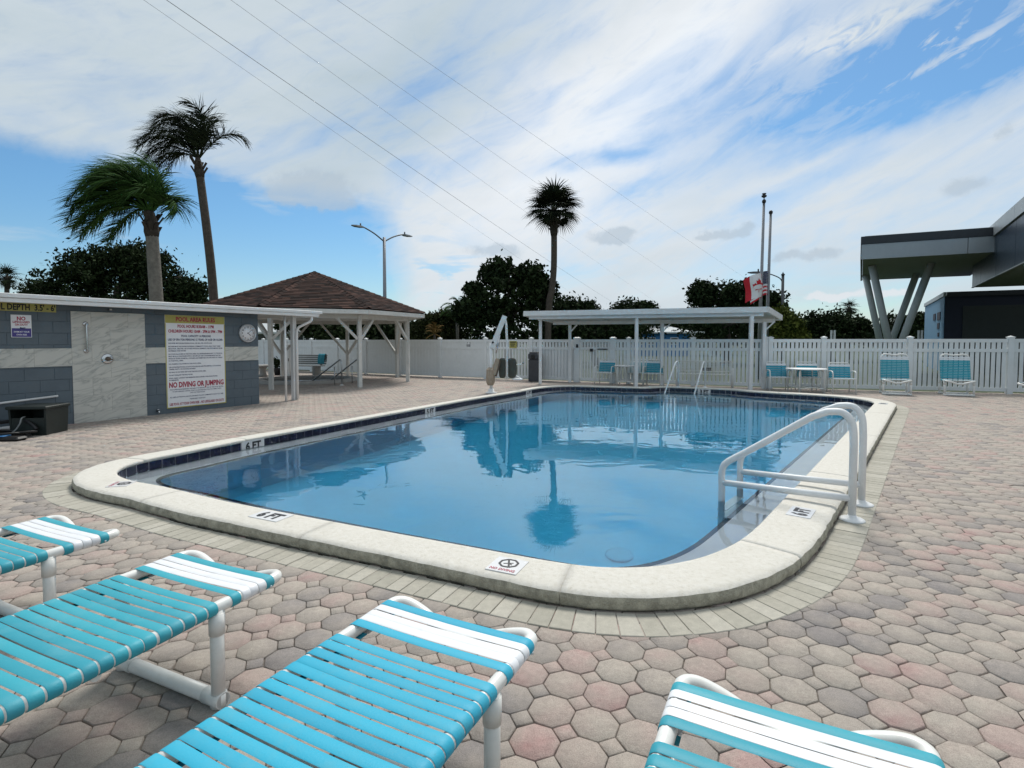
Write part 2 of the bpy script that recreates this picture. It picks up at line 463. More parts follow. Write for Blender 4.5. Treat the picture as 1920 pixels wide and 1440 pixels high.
# ------------------------------------------------------------------ mesh helpers
class MB:
    """collects shapes, then links them as ONE mesh object"""
    def __init__(s): s.v = []; s.f = []; s.sm = []
    def add(s, vs, fs, smooth=False):
        o = len(s.v)
        s.v += [Vector(p) for p in vs]
        s.f += [tuple(i + o for i in f) for f in fs]
        s.sm += [smooth] * len(fs)
        return s
    def box(s, a, b, bev=0.0):
        (x0, y0, z0), (x1, y1, z1) = a, b
        if bev <= 0:
            return s.add([(x0, y0, z0), (x1, y0, z0), (x1, y1, z0), (x0, y1, z0), (x0, y0, z1), (x1, y0, z1), (x1, y1, z1), (x0, y1, z1)],
                         [(3, 2, 1, 0), (4, 5, 6, 7), (0, 1, 5, 4), (1, 2, 6, 5), (2, 3, 7, 6), (3, 0, 4, 7)])
        e = bev
        vs = []
        for (za, ins) in ((z0, e), (z0 + e, 0), (z1 - e, 0), (z1, e)):
            X0, X1, Y0, Y1 = x0 + ins, x1 - ins, y0 + ins, y1 - ins
            c = e * .6 if ins == 0 else e * .3
            vs += [(X0 + c, Y0, za), (X1 - c, Y0, za), (X1, Y0 + c, za), (X1, Y1 - c, za), (X1 - c, Y1, za), (X0 + c, Y1, za), (X0, Y1 - c, za), (X0, Y0 + c, za)]
        fs = [tuple(range(7, -1, -1)), tuple(range(24, 32))]
        for L in range(3):
            for i in range(8):
                j = (i + 1) % 8
                fs.append((L * 8 + i, L * 8 + j, L * 8 + 8 + j, L * 8 + 8 + i))
        return s.add(vs, fs)
    def boxd(s, p, d, w, h, up=(0, 0, 1)):
        """bar from p along vector d with cross-section w (sideways) by h (up)"""
        p, d = Vector(p), Vector(d)
        x = d.normalized(); u = Vector(up)
        if abs(x.dot(u)) > .99: u = Vector((0, 1, 0))
        y = u.cross(x).normalized(); z = x.cross(y)
        vs = []
        for q in (p, p + d):
            for (a, b) in ((-1, -1), (1, -1), (1, 1), (-1, 1)):
                vs.append(q + y * (a * w / 2) + z * (b * h / 2))
        return s.add(vs, [(3, 2, 1, 0), (4, 5, 6, 7), (0, 1, 5, 4), (1, 2, 6, 5), (2, 3, 7, 6), (3, 0, 4, 7)])
    def tube(s, pts, r, n=10, cap=True, smooth=True):
        pts = [Vector(p) for p in pts]
        m = len(pts)
        rr = r if isinstance(r, (list, tuple)) else [r] * m
        t0 = (pts[1] - pts[0]).normalized()
        u = Vector((0, 0, 1)) if abs(t0.z) < .9 else Vector((1, 0, 0))
        a = (u - t0 * u.dot(t0)).normalized()
        vs = []
        for i in range(m):
            t = (pts[min(i + 1, m - 1)] - pts[max(i - 1, 0)])
            t = t.normalized() if t.length > 1e-9 else t0
            a = (a - t * a.dot(t)).normalized()
            b = t.cross(a)
            for j in range(n):
                an = 2 * math.pi * j / n
                vs.append(pts[i] + (a * math.cos(an) + b * math.sin(an)) * rr[i])
        fs = []
        for i in range(m - 1):
            for j in range(n):
                k = (j + 1) % n
                fs.append((i * n + j, i * n + k, i * n + n + k, i * n + n + j))
        s.add(vs, fs, smooth)
        if cap:
            o = len(s.v) - len(vs)
            s.f.append(tuple(o + j for j in range(n - 1, -1, -1))); s.sm.append(False)
            s.f.append(tuple(o + (m - 1) * n + j for j in range(n))); s.sm.append(False)
        return s
    def lathe(s, c, prof, n=20, axis='Z', smooth=True, caps=True):
        """profile [(radius, height)] turned about the axis through c"""
        c = Vector(c); vs = []
        for (r, h) in prof:
            for j in range(n):
                a = 2 * math.pi * j / n
                p = (r * math.cos(a), r * math.sin(a), h)
                if axis == 'Y': p = (p[0], -h, p[1])
                if axis == 'X': p = (h, p[0], p[1])
                vs.append(c + Vector(p))
        fs = []
        for i in range(len(prof) - 1):
            for j in range(n):
                k = (j + 1) % n
                fs.append((i * n + j, i * n + k, i * n + n + k, i * n + n + j))
        if caps:
            fs.append(tuple(range(n - 1, -1, -1))); fs.append(tuple((len(prof) - 1) * n + j for j in range(n)))
        return s.add(vs, fs, smooth)
    def prism(s, poly, z0, z1):
        n = len(poly)
        vs = [(p[0], p[1], z0) for p in poly] + [(p[0], p[1], z1) for p in poly]
        fs = [tuple(range(n - 1, -1, -1)), tuple(range(n, 2 * n))]
        fs += [(i, (i + 1) % n, n + (i + 1) % n, n + i) for i in range(n)]
        return s.add(vs, fs)
    def slab(s, quad, h):
        """solid below a free quad of top points; h is the thickness straight down"""
        q = [Vector(p) for p in quad]; n = len(q)
        vs = q + [p - Vector((0, 0, h)) for p in q]
        fs = [tuple(range(n)), tuple(range(2 * n - 1, n - 1, -1))] + [(i, n + i, n + (i + 1) % n, (i + 1) % n) for i in range(n)]
        return s.add(vs, fs)
    def build(s, name, m, parent=None, world=False, loc=None):
        vs = s.v
        if world and parent is not None:
            inv = Matrix.LocRotScale(parent.location, parent.rotation_euler, None).inverted()
            vs = [inv @ p for p in vs]
        me = bpy.data.meshes.new(name)
        me.from_pydata([tuple(p) for p in vs], [], s.f)
        if any(s.sm): me.polygons.foreach_set('use_smooth', s.sm)
        me.update()
        return link(name, me, m, parent, loc)

def link(name, me, m, parent=None, loc=None):
    if m is not None and not me.materials: me.materials.append(MATS[m])
    o = bpy.data.objects.new(name, me)
    col.objects.link(o)
    if parent is not None: o.parent = parent
    if loc is not None: o.location = loc
    return o

def tag(o, label=None, cat=None, group=None, kind=None):
    if label: o['label'] = label
    if cat: o['category'] = cat
    if group: o['group'] = group
    if kind: o['kind'] = kind
    return o

def thing(name, label, cat, loc=(0, 0, 0), rz=0.0, group=None, kind=None):
    o = bpy.data.objects.new(name, None)
    o.empty_display_size = .2
    col.objects.link(o)
    o.location = loc; o.rotation_euler = (0, 0, rz)
    return tag(o, label, cat, group, kind)

KIDS = {}
def copy_tree(o, parent=None):
    c = o.copy(); col.objects.link(c)
    if parent is not None: c.parent = parent
    for ch in list(o.children): copy_tree(ch, c)
    return c

def np_mesh(name, verts, faces, attr=None, smooth=False):
    """verts (N,3) array, faces (M,k) array of equal-sided faces or a list of such arrays"""
    fl = faces if isinstance(faces, list) else [faces]
    me = bpy.data.meshes.new(name)
    nv = len(verts)
    me.vertices.add(nv)
    me.vertices.foreach_set('co', np.asarray(verts, dtype=np.float32).ravel())
    loops = np.concatenate([f.ravel() for f in fl]).astype(np.int32)
    tot = np.concatenate([np.full(len(f), f.shape[1], dtype=np.int32) for f in fl])
    st = np.concatenate([[0], np.cumsum(tot)[:-1]]).astype(np.int32)
    me.loops.add(len(loops)); me.loops.foreach_set('vertex_index', loops)
    me.polygons.add(len(tot)); me.polygons.foreach_set('loop_start', st); me.polygons.foreach_set('loop_total', tot)
    if smooth: me.polygons.foreach_set('use_smooth', np.ones(len(tot), dtype=bool))
    if attr is not None:
        a = me.attributes.new('tone', 'FLOAT', 'POINT'); a.data.foreach_set('value', np.asarray(attr, dtype=np.float32))
    me.update(calc_edges=True); me.validate()
    return me

def bend(pts, r=.05, n=5):
    """polyline with rounded corners"""
    pts = [Vector(p) for p in pts]
    out = [pts[0]]
    for i in range(1, len(pts) - 1):
        p, a, b = pts[i], pts[i - 1], pts[i + 1]
        d1, d2 = (a - p), (b - p)
        k = min(r, d1.length * .48, d2.length * .48)
        q1, q2 = p + d1.normalized() * k, p + d2.normalized() * k
        for j in range(n + 1):
            t = j / n
            out.append(q1 * (1 - t) ** 2 + p * 2 * t * (1 - t) + q2 * t * t)
    out.append(pts[-1])
    return out

def spline(pts, n=8, closed=False):
    pts = [Vector(p) for p in pts]; m = len(pts); out = []
    rngi = range(m if closed else m - 1)
    for i in rngi:
        g = (lambda k: pts[k % m]) if closed else (lambda k: pts[max(0, min(m - 1, k))])
        a, b, c, d = g(i - 1), g(i), g(i + 1), g(i + 2)
        for j in range(n):
            t = j / n
            out.append(.5 * ((2 * b) + (c - a) * t + (2 * a - 5 * b + 4 * c - d) * t * t + (3 * b - a - 3 * c + d) * t ** 3))
    if not closed: out.append(pts[-1])
    return out

# lettering: flat print as thin mesh, placed in a frame (origin, right, up)
_glyph = {}
def text_mesh(s, bold=0.0):
    key = (s, bold)
    if key not in _glyph:
        cu = bpy.data.curves.new('lettering', 'FONT'); cu.body = s; cu.size = 1.0; cu.resolution_u = 2
        cu.offset = bold; cu.fill_mode = 'FRONT'
        ob = bpy.data.objects.new('lettering', cu)
        me = bpy.data.meshes.new_from_object(ob)
        vs = [tuple(v.co) for v in me.vertices]; fs = [tuple(p.vertices) for p in me.polygons]
        bpy.data.objects.remove(ob); bpy.data.meshes.remove(me)
        _glyph[key] = (vs, fs)
    return _glyph[key]

def add_text(mb, s, org, ex, ey, h, width=None, align='C', bold=0.0, slant=0.0):
    """cap height h; squeezed or stretched to the given width"""
    vs, fs = text_mesh(s, bold)
    if not vs: return
    xs = [v[0] for v in vs]; x0, x1 = min(xs), max(xs)
    ys = [v[1] for v in vs]; y0, y1 = 0.0, .70
    ky = h / (y1 - y0)
    kx = ky if width is None else width / (x1 - x0)
    w = (x1 - x0) * kx
    sh = {'C': -w / 2, 'L': 0, 'R': -w}[align]
    org, ex, ey = Vector(org), Vector(ex), Vector(ey)
    mb.add([org + ex * ((v[0] - x0) * kx + sh + slant * v[1] * ky) + ey * ((v[1] - y0) * ky) for v in vs], fs)
# ------------------------------------------------------------------ pool outline (top inner edge of the coping, counter-clockwise)
from mathutils import noise as mnoise
def qb(a, c, b, n=10):
    return [((1 - t) ** 2 * a[0] + 2 * t * (1 - t) * c[0] + t * t * b[0], (1 - t) ** 2 * a[1] + 2 * t * (1 - t) * c[1] + t * t * b[1]) for t in [i / n for i in range(n + 1)]]
_ctrl = (qb((.35, 14.75), (.28, 14.62), (.20, 14.45), 2) + [(-1.0, 12.44), (-3.71, 7.26)]
         + qb((-4.06, 6.39), (-4.66, 5.46), (-3.28, 4.95)) + [(-2.43, 4.47), (-1.2, 3.89)]
         + qb((.25, 3.23), (1.026, 2.877), (1.8, 3.86)) + [(2.89, 5.24), (4.93, 7.83)]
         + qb((8.0, 11.72), (8.75, 13.0), (6.95, 14.0)) + [(6.45, 14.50)]
         + [(6.25, 15.0), (5.3, 15.6), (4.55, 15.92), (4.25, 15.75), (3.9, 15.56)]
         + qb((1.9, 16.25), (1.05, 16.35), (.35, 14.75))[:-1])
def resample(pts, step):
    pts = [Vector((p[0], p[1], 0)) for p in pts]; pts.append(pts[0])
    L = [0]
    for a, b in zip(pts, pts[1:]): L.append(L[-1] + (b - a).length)
    n = int(L[-1] / step); out = []; k = 0
    for i in range(n):
        s = L[-1] * i / n
        while L[k + 1] < s: k += 1
        t = (s - L[k]) / max(1e-9, L[k + 1] - L[k])
        out.append(pts[k].lerp(pts[k + 1], t))
    return out
def smooth_loop(p, it):
    for _ in range(it):
        p = [(p[i - 1] + p[i] * 2 + p[(i + 1) % len(p)]) / 4 for i in range(len(p))]
    return p
OUT = smooth_loop(resample(_ctrl, .06), 6)
NO = len(OUT)
NRM = []
for i in range(NO):
    t = (OUT[(i + 1) % NO] - OUT[i - 1]).normalized()
    NRM.append(Vector((t.y, -t.x, 0)))
NRM = [n.normalized() for n in smooth_loop(NRM, 4)]
SL = [0.0]
for i in range(NO): SL.append(SL[-1] + (OUT[(i + 1) % NO] - OUT[i]).length)
PER = SL[-1]
def near_idx(x, y): return min(range(NO), key=lambda i: (OUT[i].x - x) ** 2 + (OUT[i].y - y) ** 2)
iA, iB, iC, iD, iE = near_idx(-3.0, 8.6), near_idx(-4.1, 5.6), near_idx(-.5, 3.6), near_idx(1.9, 4.0), near_idx(8.2, 12.5)
def coping_w(i):
    """width of the coping: narrow by the left deck, wider round the near end"""
    keys = [(0, .22), (iA, .24), (iB, .36), (iC, .33), (iD, .40), (iE, .40), (NO - 1, .24)]
    for (a, wa), (b, wb) in zip(keys, keys[1:]):
        if a <= i <= b: return wa + (wb - wa) * (i - a) / (b - a)
    return .24
CW = smooth_loop([Vector((coping_w(i), 0, 0)) for i in range(NO)], 40)
CW = [v.x for v in CW]
def off(i, d, z=0.0):
    i %= NO
    p = OUT[i] + NRM[i] * d
    return Vector((p.x, p.y, z))
def at_s(s, d=0.0, z=0.0):
    """point, outward normal and tangent at arc length s"""
    s %= PER
    lo, hi = 0, NO
    while hi - lo > 1:
        mid = (lo + hi) // 2
        if SL[mid] <= s: lo = mid
        else: hi = mid
    t = (s - SL[lo]) / (SL[lo + 1] - SL[lo])
    p = OUT[lo].lerp(OUT[(lo + 1) % NO], t); n = NRM[lo].lerp(NRM[(lo + 1) % NO], t).normalized()
    w = CW[lo]
    return Vector((p.x + n.x * d, p.y + n.y * d, z)), n, Vector((-n.y, n.x, 0)), w
def s_of(x, y): return SL[near_idx(x, y)]
WATER_Z, TOP = -.034, .10

# ------------------------------------------------------------------ ground and deck base
BIG = 900.0
hole = [off(i, .03) for i in range(0, NO, 2)]
def sheet(name, outer, z, m, holes=()):
    loops = [[Vector(p) for p in outer]] + [[Vector(q) for q in h] for h in holes]
    tris = tessellate_polygon(loops)
    vs = [(p.x, p.y, z) for lp in loops for p in lp]
    me = bpy.data.meshes.new(name)
    fs = []
    for t in tris:
        a, b, c = (Vector(vs[i]) for i in t)
        fs.append(tuple(t) if (b - a).cross(c - a).z > 0 else tuple(reversed(t)))
    me.from_pydata(vs, [], fs)
    o = link(name, me, m)
    return tag(o, kind='structure')
sheet('ground', [(-BIG, -BIG, 0), (BIG, -BIG, 0), (BIG, BIG, 0), (-BIG, BIG, 0)], -.07, 'grass', [hole])
def fence_y(x): return 20.77 - .58 * (x + 1) if x < -1 else (20.25 - .52 * x if x < 7.9 else 16.4 - .29 * (x - 7.9))
deck = sheet('pool_deck', [(-17, -4, 0), (22, -4, 0), (22, 12.6, 0), (13.8, 15.0, 0), (8.1, 16.8, 0), (3, 19.3, 0), (-1, 21.4, 0), (-8, 25.2, 0), (-17, 30, 0)], -.012, 'joint_sand', [hole])

# ------------------------------------------------------------------ pavers: octagon with a small square keyed to one corner
LU = Vector((.912, -.410, 0)).normalized(); LV = Vector((-LU.y, LU.x, 0)) * -1.0
PITCH_P = .176
def paver_template(full):
    p = PITCH_P; gap = .0022
    def ngon(c, r, n, a0): return [(c[0] + r * math.cos(a0 + 2 * math.pi * k / n), c[1] + r * math.sin(a0 + 2 * math.pi * k / n)) for k in range(n)]
    ap = p / 2 - gap
    ro = ap / math.cos(math.pi / 8)
    sq = (p / 2 * math.tan(math.pi / 8)) * 2
    rs = (sq / 2 - gap) * math.sqrt(2)
    V = []; F = []
    def piece(c, r, n, a0, ch):
        o = len(V)
        for (rr, z) in ((r - ch, 0.0), (r, -.0036)) + (((r, -.026),) if full else ()):
            V.extend([(q[0], q[1], z) for q in ngon(c, rr, n, a0)])
        if n == 8: F.extend([(o, o + 1, o + 2, o + 3), (o + 3, o + 4, o + 7, o), (o + 4, o + 5, o + 6, o + 7)])
        else: F.append((o, o + 1, o + 2, o + 3))
        for L in range(2 if full else 1):
            for k in range(n):
                j = (k + 1) % n
                F.append((o + L * n + n + k, o + L * n + n + j, o + L * n + j, o + L * n + k))
    piece((0, 0), ro, 8, math.pi / 8, .0040)
    piece((p / 2, p / 2), rs, 4, math.pi / 4 + math.pi / 4, .0036)
    V = np.array(V); F = np.array(F)
    # the little square sits on the u,-v side; template axes are u and v
    W = np.zeros_like(V)
    W[:, 0] = V[:, 0] * LU.x - V[:, 1] * LV.x
    W[:, 1] = V[:, 0] * LU.y - V[:, 1] * LV.y
    W[:, 2] = V[:, 2]
    return W, F
def inside(poly, x, y):
    c = False; j = len(poly) - 1
    for i in range(len(poly)):
        if (poly[i][1] > y) != (poly[j][1] > y) and x < (poly[j][0] - poly[i][0]) * (y - poly[i][1]) / (poly[j][1] - poly[i][1]) + poly[i][0]: c = not c
        j = i
    return c
_hp = [(off(i, CW[i] * .75).x, off(i, CW[i] * .75).y) for i in range(0, NO, 4)]
_lp = [(off(i, .16).x, off(i, .16).y) for i in range(0, NO, 4)]
PAV = []
for a in range(-150, 150):
    for b in range(-170, 60):
        q = LU * (a * PITCH_P) + LV * (b * PITCH_P) + Vector((.532, 2.453, 0))
        if not (.3 < q.y < 24 and abs(q.x) < .98 * q.y + 2.0 and q.y < fence_y(q.x) + .2): continue
        PAV.append(q)
def clear_of_pool(q):
    if not (-5.2 < q.x < 9.4 and 2.3 < q.y < 17): return True
    if inside(_hp, q.x, q.y): return False
    k = LU * (PITCH_P / 2) - LV * (PITCH_P / 2)
    return not (inside(_lp, q.x + k.x * 1.5, q.y + k.y * 1.5) or inside(_lp, q.x, q.y) or inside(_lp, q.x - LU.x * .1, q.y - LU.y * .1) or inside(_lp, q.x - LV.x * .1, q.y - LV.y * .1) or inside(_lp, q.x + LV.x * .1, q.y + LV.y * .1))
PAV = [q for q in PAV if clear_of_pool(q)]
PAV.sort(key=lambda q: q.length)
def in_view(q):
    return abs(q.x) < .96 * q.y + .05 and q.y > 1.78
W1, F1 = paver_template(True)
pav_me = np_mesh('paver', W1, F1); pav_me.materials.append(MATS['paver'])
near, rest = [], []
for q in PAV: (near if len(near) < 300 and in_view(q) else rest).append(q)
for q in near:
    o = bpy.data.objects.new('paver', pav_me); col.objects.link(o); o.parent = deck
    o.location = (q.x + rng.uniform(-.0014, .0014), q.y + rng.uniform(-.0014, .0014), rng.gauss(0, .0013))
    o.rotation_euler = (rng.gauss(0, .008), rng.gauss(0, .008), rng.gauss(0, .011))
    o['tone'] = rng.random()
def far_pavers(pts, tpl):
    W, F = tpl
    n = len(pts); r = np.random.RandomState(3)
    base = np.array([(p.x, p.y, 0) for p in pts])
    base[:, 2] += r.normal(0, .0012, n)
    tilt = r.normal(0, .006, (n, 2))
    v = W[None] + base[:, None]
    v[..., 2] += W[None, :, 0] * tilt[:, None, 0] + W[None, :, 1] * tilt[:, None, 1]
    f = F[None] + (np.arange(n) * len(W))[:, None, None]
    tone = np.repeat(r.rand(n), len(W))
    me = np_mesh('pavers', v.reshape(-1, 3), f.reshape(-1, 4), tone)
    o = link('paver_field', me, 'paver_far', deck)
    o['kind'] = 'stuff'
far_pavers(rest, paver_template(False))

# ------------------------------------------------------------------ swimming pool
pool = thing('swimming_pool', None, None, (0, 0, 0), kind='structure')
def ring(prof, i0=0, i1=None, closed=True, jit=0.0):
    """sweep profile [(offset from edge, z)] round the outline between two indices"""
    mb_v, mb_f = [], []
    idx = list(range(NO)) if i1 is None else list(range(i0, i1 + 1))
    m = len(prof)
    for i in idx:
        for k, (d, z) in enumerate(prof):
            p = off(i, d, z)
            mb_v.append(p)
    n = len(idx)
    for a in range(n if closed else n - 1):
        b = (a + 1) % n
        for k in range(m - 1):
            mb_f.append((a * m + k, a * m + k + 1, b * m + k + 1, b * m + k))
    return mb_v, mb_f
# coping, poured in lengths with narrow joints; top trowelled, outer face rough
joints = sorted(s_of(*p) for p in ((-1.0, 12.4), (-2.3, 10.0), (-3.71, 7.3), (-4.1, 6.0), (-3.0, 4.75), (-1.35, 3.96), (.35, 3.19), (1.55, 3.55), (3.1, 5.5), (4.9, 7.8), (6.7, 10.1), (8.2, 12.2), (7.0, 14.0), (4.4, 15.8), (1.9, 16.2), (.3, 14.6)))
def coping_part(s0, s1):
    n = max(4, int((s1 - s0) / .05))
    top_v, top_f, ed_v, ed_f = [], [], [], []
    for a in range(n + 1):
        s = s0 + (s1 - s0) * a / n
        p, nm, tg, w = at_s(s)
        def jt(d, z, amp):
            q = Vector((p.x + nm.x * d, p.y + nm.y * d, z))
            e = mnoise.noise(q * 9) * amp + mnoise.noise(q * 31) * amp * .6
            e2 = mnoise.noise(q * 7 + Vector((5, 2, 1))) * amp
            return Vector((q.x + nm.x * e, q.y + nm.y * e, z + e2 * .6))
        prof = [(.012, .055, 0), (.0, .060, 0), (-.002, .085, 0), (.006, .097, .001), (.03, TOP, .002), (w * .35, TOP + .002, .002), (w * .7, TOP + .001, .002), (w - .045, TOP - .001, .003), (w - .018, TOP - .007, .006), (w - .004, TOP - .018, .007)]
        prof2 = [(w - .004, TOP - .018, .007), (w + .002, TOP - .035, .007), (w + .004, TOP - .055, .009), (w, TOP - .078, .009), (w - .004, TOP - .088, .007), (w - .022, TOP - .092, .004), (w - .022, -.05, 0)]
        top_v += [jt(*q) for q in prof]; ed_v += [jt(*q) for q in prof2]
    for (vs, fs, m) in ((top_v, top_f, 10), (ed_v, ed_f, 7)):
        for a in range(n):
            for k in range(m - 1):
                fs.append((a * m + k, (a + 1) * m + k, (a + 1) * m + k + 1, a * m + k + 1))
    # end caps seal the joint
    for e in (0, n):
        ids = [e * 10 + k for k in range(10)]
        base = len(top_v); top_v += [Vector((v.x, v.y, -.03)) for v in (top_v[ids[0]], top_v[ids[-1]])]
        c = ids + [base + 1, base]
        top_f.append(tuple(c) if e == 0 else tuple(reversed(c)))
    o = MB().add(top_v, top_f, True).build('coping', 'coping_top', pool)
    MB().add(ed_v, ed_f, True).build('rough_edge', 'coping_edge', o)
J = joints + [joints[0] + PER]
for s0, s1 in zip(J, J[1:]): coping_part(s0 + .0012, s1 - .0012)
jb_v, jb_f = ring([(.02, -.04), (.02, .05), (.19, .085), (.19, -.04)])
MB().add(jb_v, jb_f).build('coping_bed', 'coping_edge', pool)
# waterline tiles
v, f = ring([(.0085, .068), (.0085, -.14)])
MB().add(v, f).build('tile_grout', 'grout', pool)
TW = PER / round(PER / .155)
tile_mb = MB().box((-TW / 2 + .003, -.008, -.077), (TW / 2 - .003, .008, .077), .003)
tile_me = None
markers = {}
def depth_at(x, y): return s_of(x, y)
mk = [(s_of(*G(472, 821, .1).xy), '6 FT'), (s_of(*G(810, 762, .1).xy), '5 FT'), (s_of(*G(993, 730, .1).xy), '4 FT'), (s_of(*G(1324, 727, .1).xy), '3 FT')]
for k in range(round(PER / TW)):
    s = (k + .5) * TW
    p, nm, tg, w = at_s(s, .012, -.012)
    o = None
    if any(abs(s - m[0]) < .165 for m in mk): continue
    if tile_me is None:
        o = tile_mb.build('tile', 'navy_tile', pool); tile_me = o.data
    else: o = link('tile', tile_me, None, pool)
    o.location = p; o.rotation_euler = (0, 0, math.atan2(-tg.y, -tg.x))
for s, tx in mk:
    p, nm, tg, w = at_s(s, .004, -.012)
    ex = -tg; up = Vector((0, 0, 1)); n_in = -nm
    hw = .175
    mb = MB()
    mb.boxd(p - ex * hw, ex * (2 * hw), .012, .165)
    o = mb.build('depth_marker', 'tile_white', pool)
    t = MB(); add_text(t, tx, p + n_in * .0075 + up * -.038, ex, up, .095, .245, bold=.055)
    t.build('lettering', 'letter_black', o)
# shallow ledge, nosing tile and basin
LED = .345
v, f = ring([(.024, -.112), (-LED, -.117)])
MB().add(v, f).build('gutter_ledge', 'ledge_plaster', pool)
v, f = ring([(-LED + .012, -.116), (-LED + .012, -.108), (-LED - .028, -.108), (-LED - .028, -.17)])
MB().add(v, f).build('nosing_tile', 'navy_tile', pool)
v, f = ring([(-LED - .02, -.125), (-LED - .02, -1.5), (-LED - .14, -1.72)])
o = MB().add(v, f).build('basin_wall', 'plaster', pool)
fl = [off(i, -LED - .138) for i in range(0, NO, 3)]
me = bpy.data.meshes.new('basin_floor'); tr = tessellate_polygon([fl])
me.from_pydata([(p.x, p.y, -1.72) for p in fl], [], [tuple(t) if (fl[t[1]] - fl[t[0]]).cross(fl[t[2]] - fl[t[0]]).z > 0 else tuple(reversed(t)) for t in tr])
link('basin_floor', me, 'plaster', pool)
dr = Vector((1.07, 5.25, 0))
MB().lathe((dr.x, dr.y, -1.715), [(.14, 0), (.14, .02), (.11, .03)], 20).build('main_drain', 'plaster', pool)
# entry steps at the far end
mb = MB()
for k in range(3):
    a, b = Vector((4.35, 15.65, 0)), Vector((6.15, 14.75, 0))
    nin = Vector((-.45, -.89, 0)); d0 = .10 + .28 * k
    mb.slab([(a + nin * (d0 + .30)).to_tuple()[:2] + (-.30 - .28 * k,), (b + nin * (d0 + .30)).to_tuple()[:2] + (-.30 - .28 * k,),
             (b + nin * (d0 - .02)).to_tuple()[:2] + (-.30 - .28 * k,), (a + nin * (d0 - .02)).to_tuple()[:2] + (-.30 - .28 * k,)], 1.0)
mb.build('entry_steps', 'plaster', pool)
# plaques on the coping
def plaque(px, py, ex, wd, ht, txt, font=.10, tw=None, sign=False):
    c = G(px, py, TOP); c.z = TOP + .003
    ex = Vector(ex).normalized(); ey = Vector((-ex.y, ex.x, 0))
    mb = MB(); mb.boxd(c - ex * wd / 2, ex * wd, ht, .006)
    o = mb.build('depth_plaque' if not sign else 'warning_plaque', 'tile_white', pool)
    t = MB(); z = Vector((0, 0, .0045))
    if not sign:
        add_text(t, txt, c + z - ey * font / 2, ex, ey, font, tw or wd * .74, bold=.055)
        t.build('lettering', 'letter_black', o)
    else:
        add_text(t, txt, c + z - ey * ht * .42, ex, ey, .028, wd * .80, bold=.02)
        t.build('lettering', 'letter_red', o)
        r = ht * .29; cc = c + z + ey * ht * .12; b = MB()
        ring_p = [cc + ex * r * math.cos(2 * math.pi * k / 8 + math.pi / 8) + ey * r * .98 * math.sin(2 * math.pi * k / 8 + math.pi / 8) for k in range(8)]
        for k in range(8): b.boxd(ring_p[k], ring_p[(k + 1) % 8] - ring_p[k], .012, .002)
        b.boxd(ring_p[2], ring_p[6] - ring_p[2], .012, .0022)
        # diver outline, faint
        b.boxd(cc - ex * r * .5 - ey * r * .25, ex * r * .95 + ey * r * .45, .006, .0018)
        b.boxd(cc + ex * r * .1, ex * r * .35 - ey * r * .3, .006, .0016)
        b.build('symbol', 'letter_black', o)
fdir = (.91, -.415, 0); rdir = (-.62, -.78, 0)
plaque(508, 968, fdir, .30, .17, '6 FT', .10)
plaque(951, 1061, fdir, .20, .20, 'NO DIVING', sign=True)
plaque(228, 908, (.2, -.98, 0), .20, .18, 'NO DIVING', sign=True)
plaque(1502, 961, (.62, .78, 0), .27, .17, '6 FT', .10)
plaque(1656, 757, (.62, .78, 0), .26, .16, '3 FT', .09)
# soldier course of border bricks round the near end and right side
border = thing('brick_border', None, None, (0, 0, 0), kind='structure')
bw = .1
sb0, sb1 = s_of(-4.15, 6.2), s_of(8.35, 12.4)
n = int((sb1 - sb0) / .1)
s = sb0; bricks = []
while s < sb1:
    p, nm, tg, w = at_s(s)
    p2, nm2, _, w2 = at_s(s + .05)
    cv = 1 + (nm2 - nm).dot(tg) / .05 * (w + .11) * .62     # widen where the curve fans out
    cv = max(.75, min(2.2, cv))
    step = .098 / cv
    bricks.append((s + step / 2, step))
    s += step
bm_cache = {}
for (s, step) in bricks:
    p, nm, tg, w = at_s(s)
    q1, n1, _, w1 = at_s(s - step / 2); q2, n2, _, w2 = at_s(s + step / 2)
    def e(q, nn, d): return Vector((q.x + nn.x * d, q.y + nn.y * d, 0))
    i0, i1 = w + .006, w + .225
    a, b, c, d = e(q1, n1, i0), e(q2, n2, i0), e(q2, n2, i1), e(q1, n1, i1)
    g = .0022
    tt = tg * g
    quad = [a + tt, b - tt, c - tt, d + tt]
    cen = sum(quad, Vector()) / 4
    zt = .005 + rng.gauss(0, .0010)
    mb = MB(); vs = []
    for (k, z) in ((.94, zt), (1.0, zt - .003), (1.0, -.03)):
        vs += [Vector(((x.x - cen.x) * (k if k == 1 else .955), (x.y - cen.y) * (k if k == 1 else .975), z)) for x in quad]
    fs = [(3, 2, 1, 0)]
    for L in range(2):
        for j in range(4):
            j2 = (j + 1) % 4
            fs.append((L * 4 + j, L * 4 + j2, L * 4 + 4 + j2, L * 4 + 4 + j))
    o = mb.add(vs, fs).build('brick', 'border_brick', border, loc=cen)
    o['tone'] = rng.random()
mbv, mbf = ring([(.05, -.006), (.0, -.006)])   # bed of the border
bv, bf = [], []
for k in range(0, NO):
    s = SL[k]
    if sb0 <= s <= sb1:
        q, nn, _, w = at_s(s)
        bv += [e(q, nn, w - .05), e(q, nn, w + .222)]
for v in bv: v.z = -.006
bf = [(2 * k, 2 * k + 2, 2 * k + 3, 2 * k + 1) for k in range(len(bv) // 2 - 1)]
MB().add(bv, bf).build('sand_bed', 'soil', border)
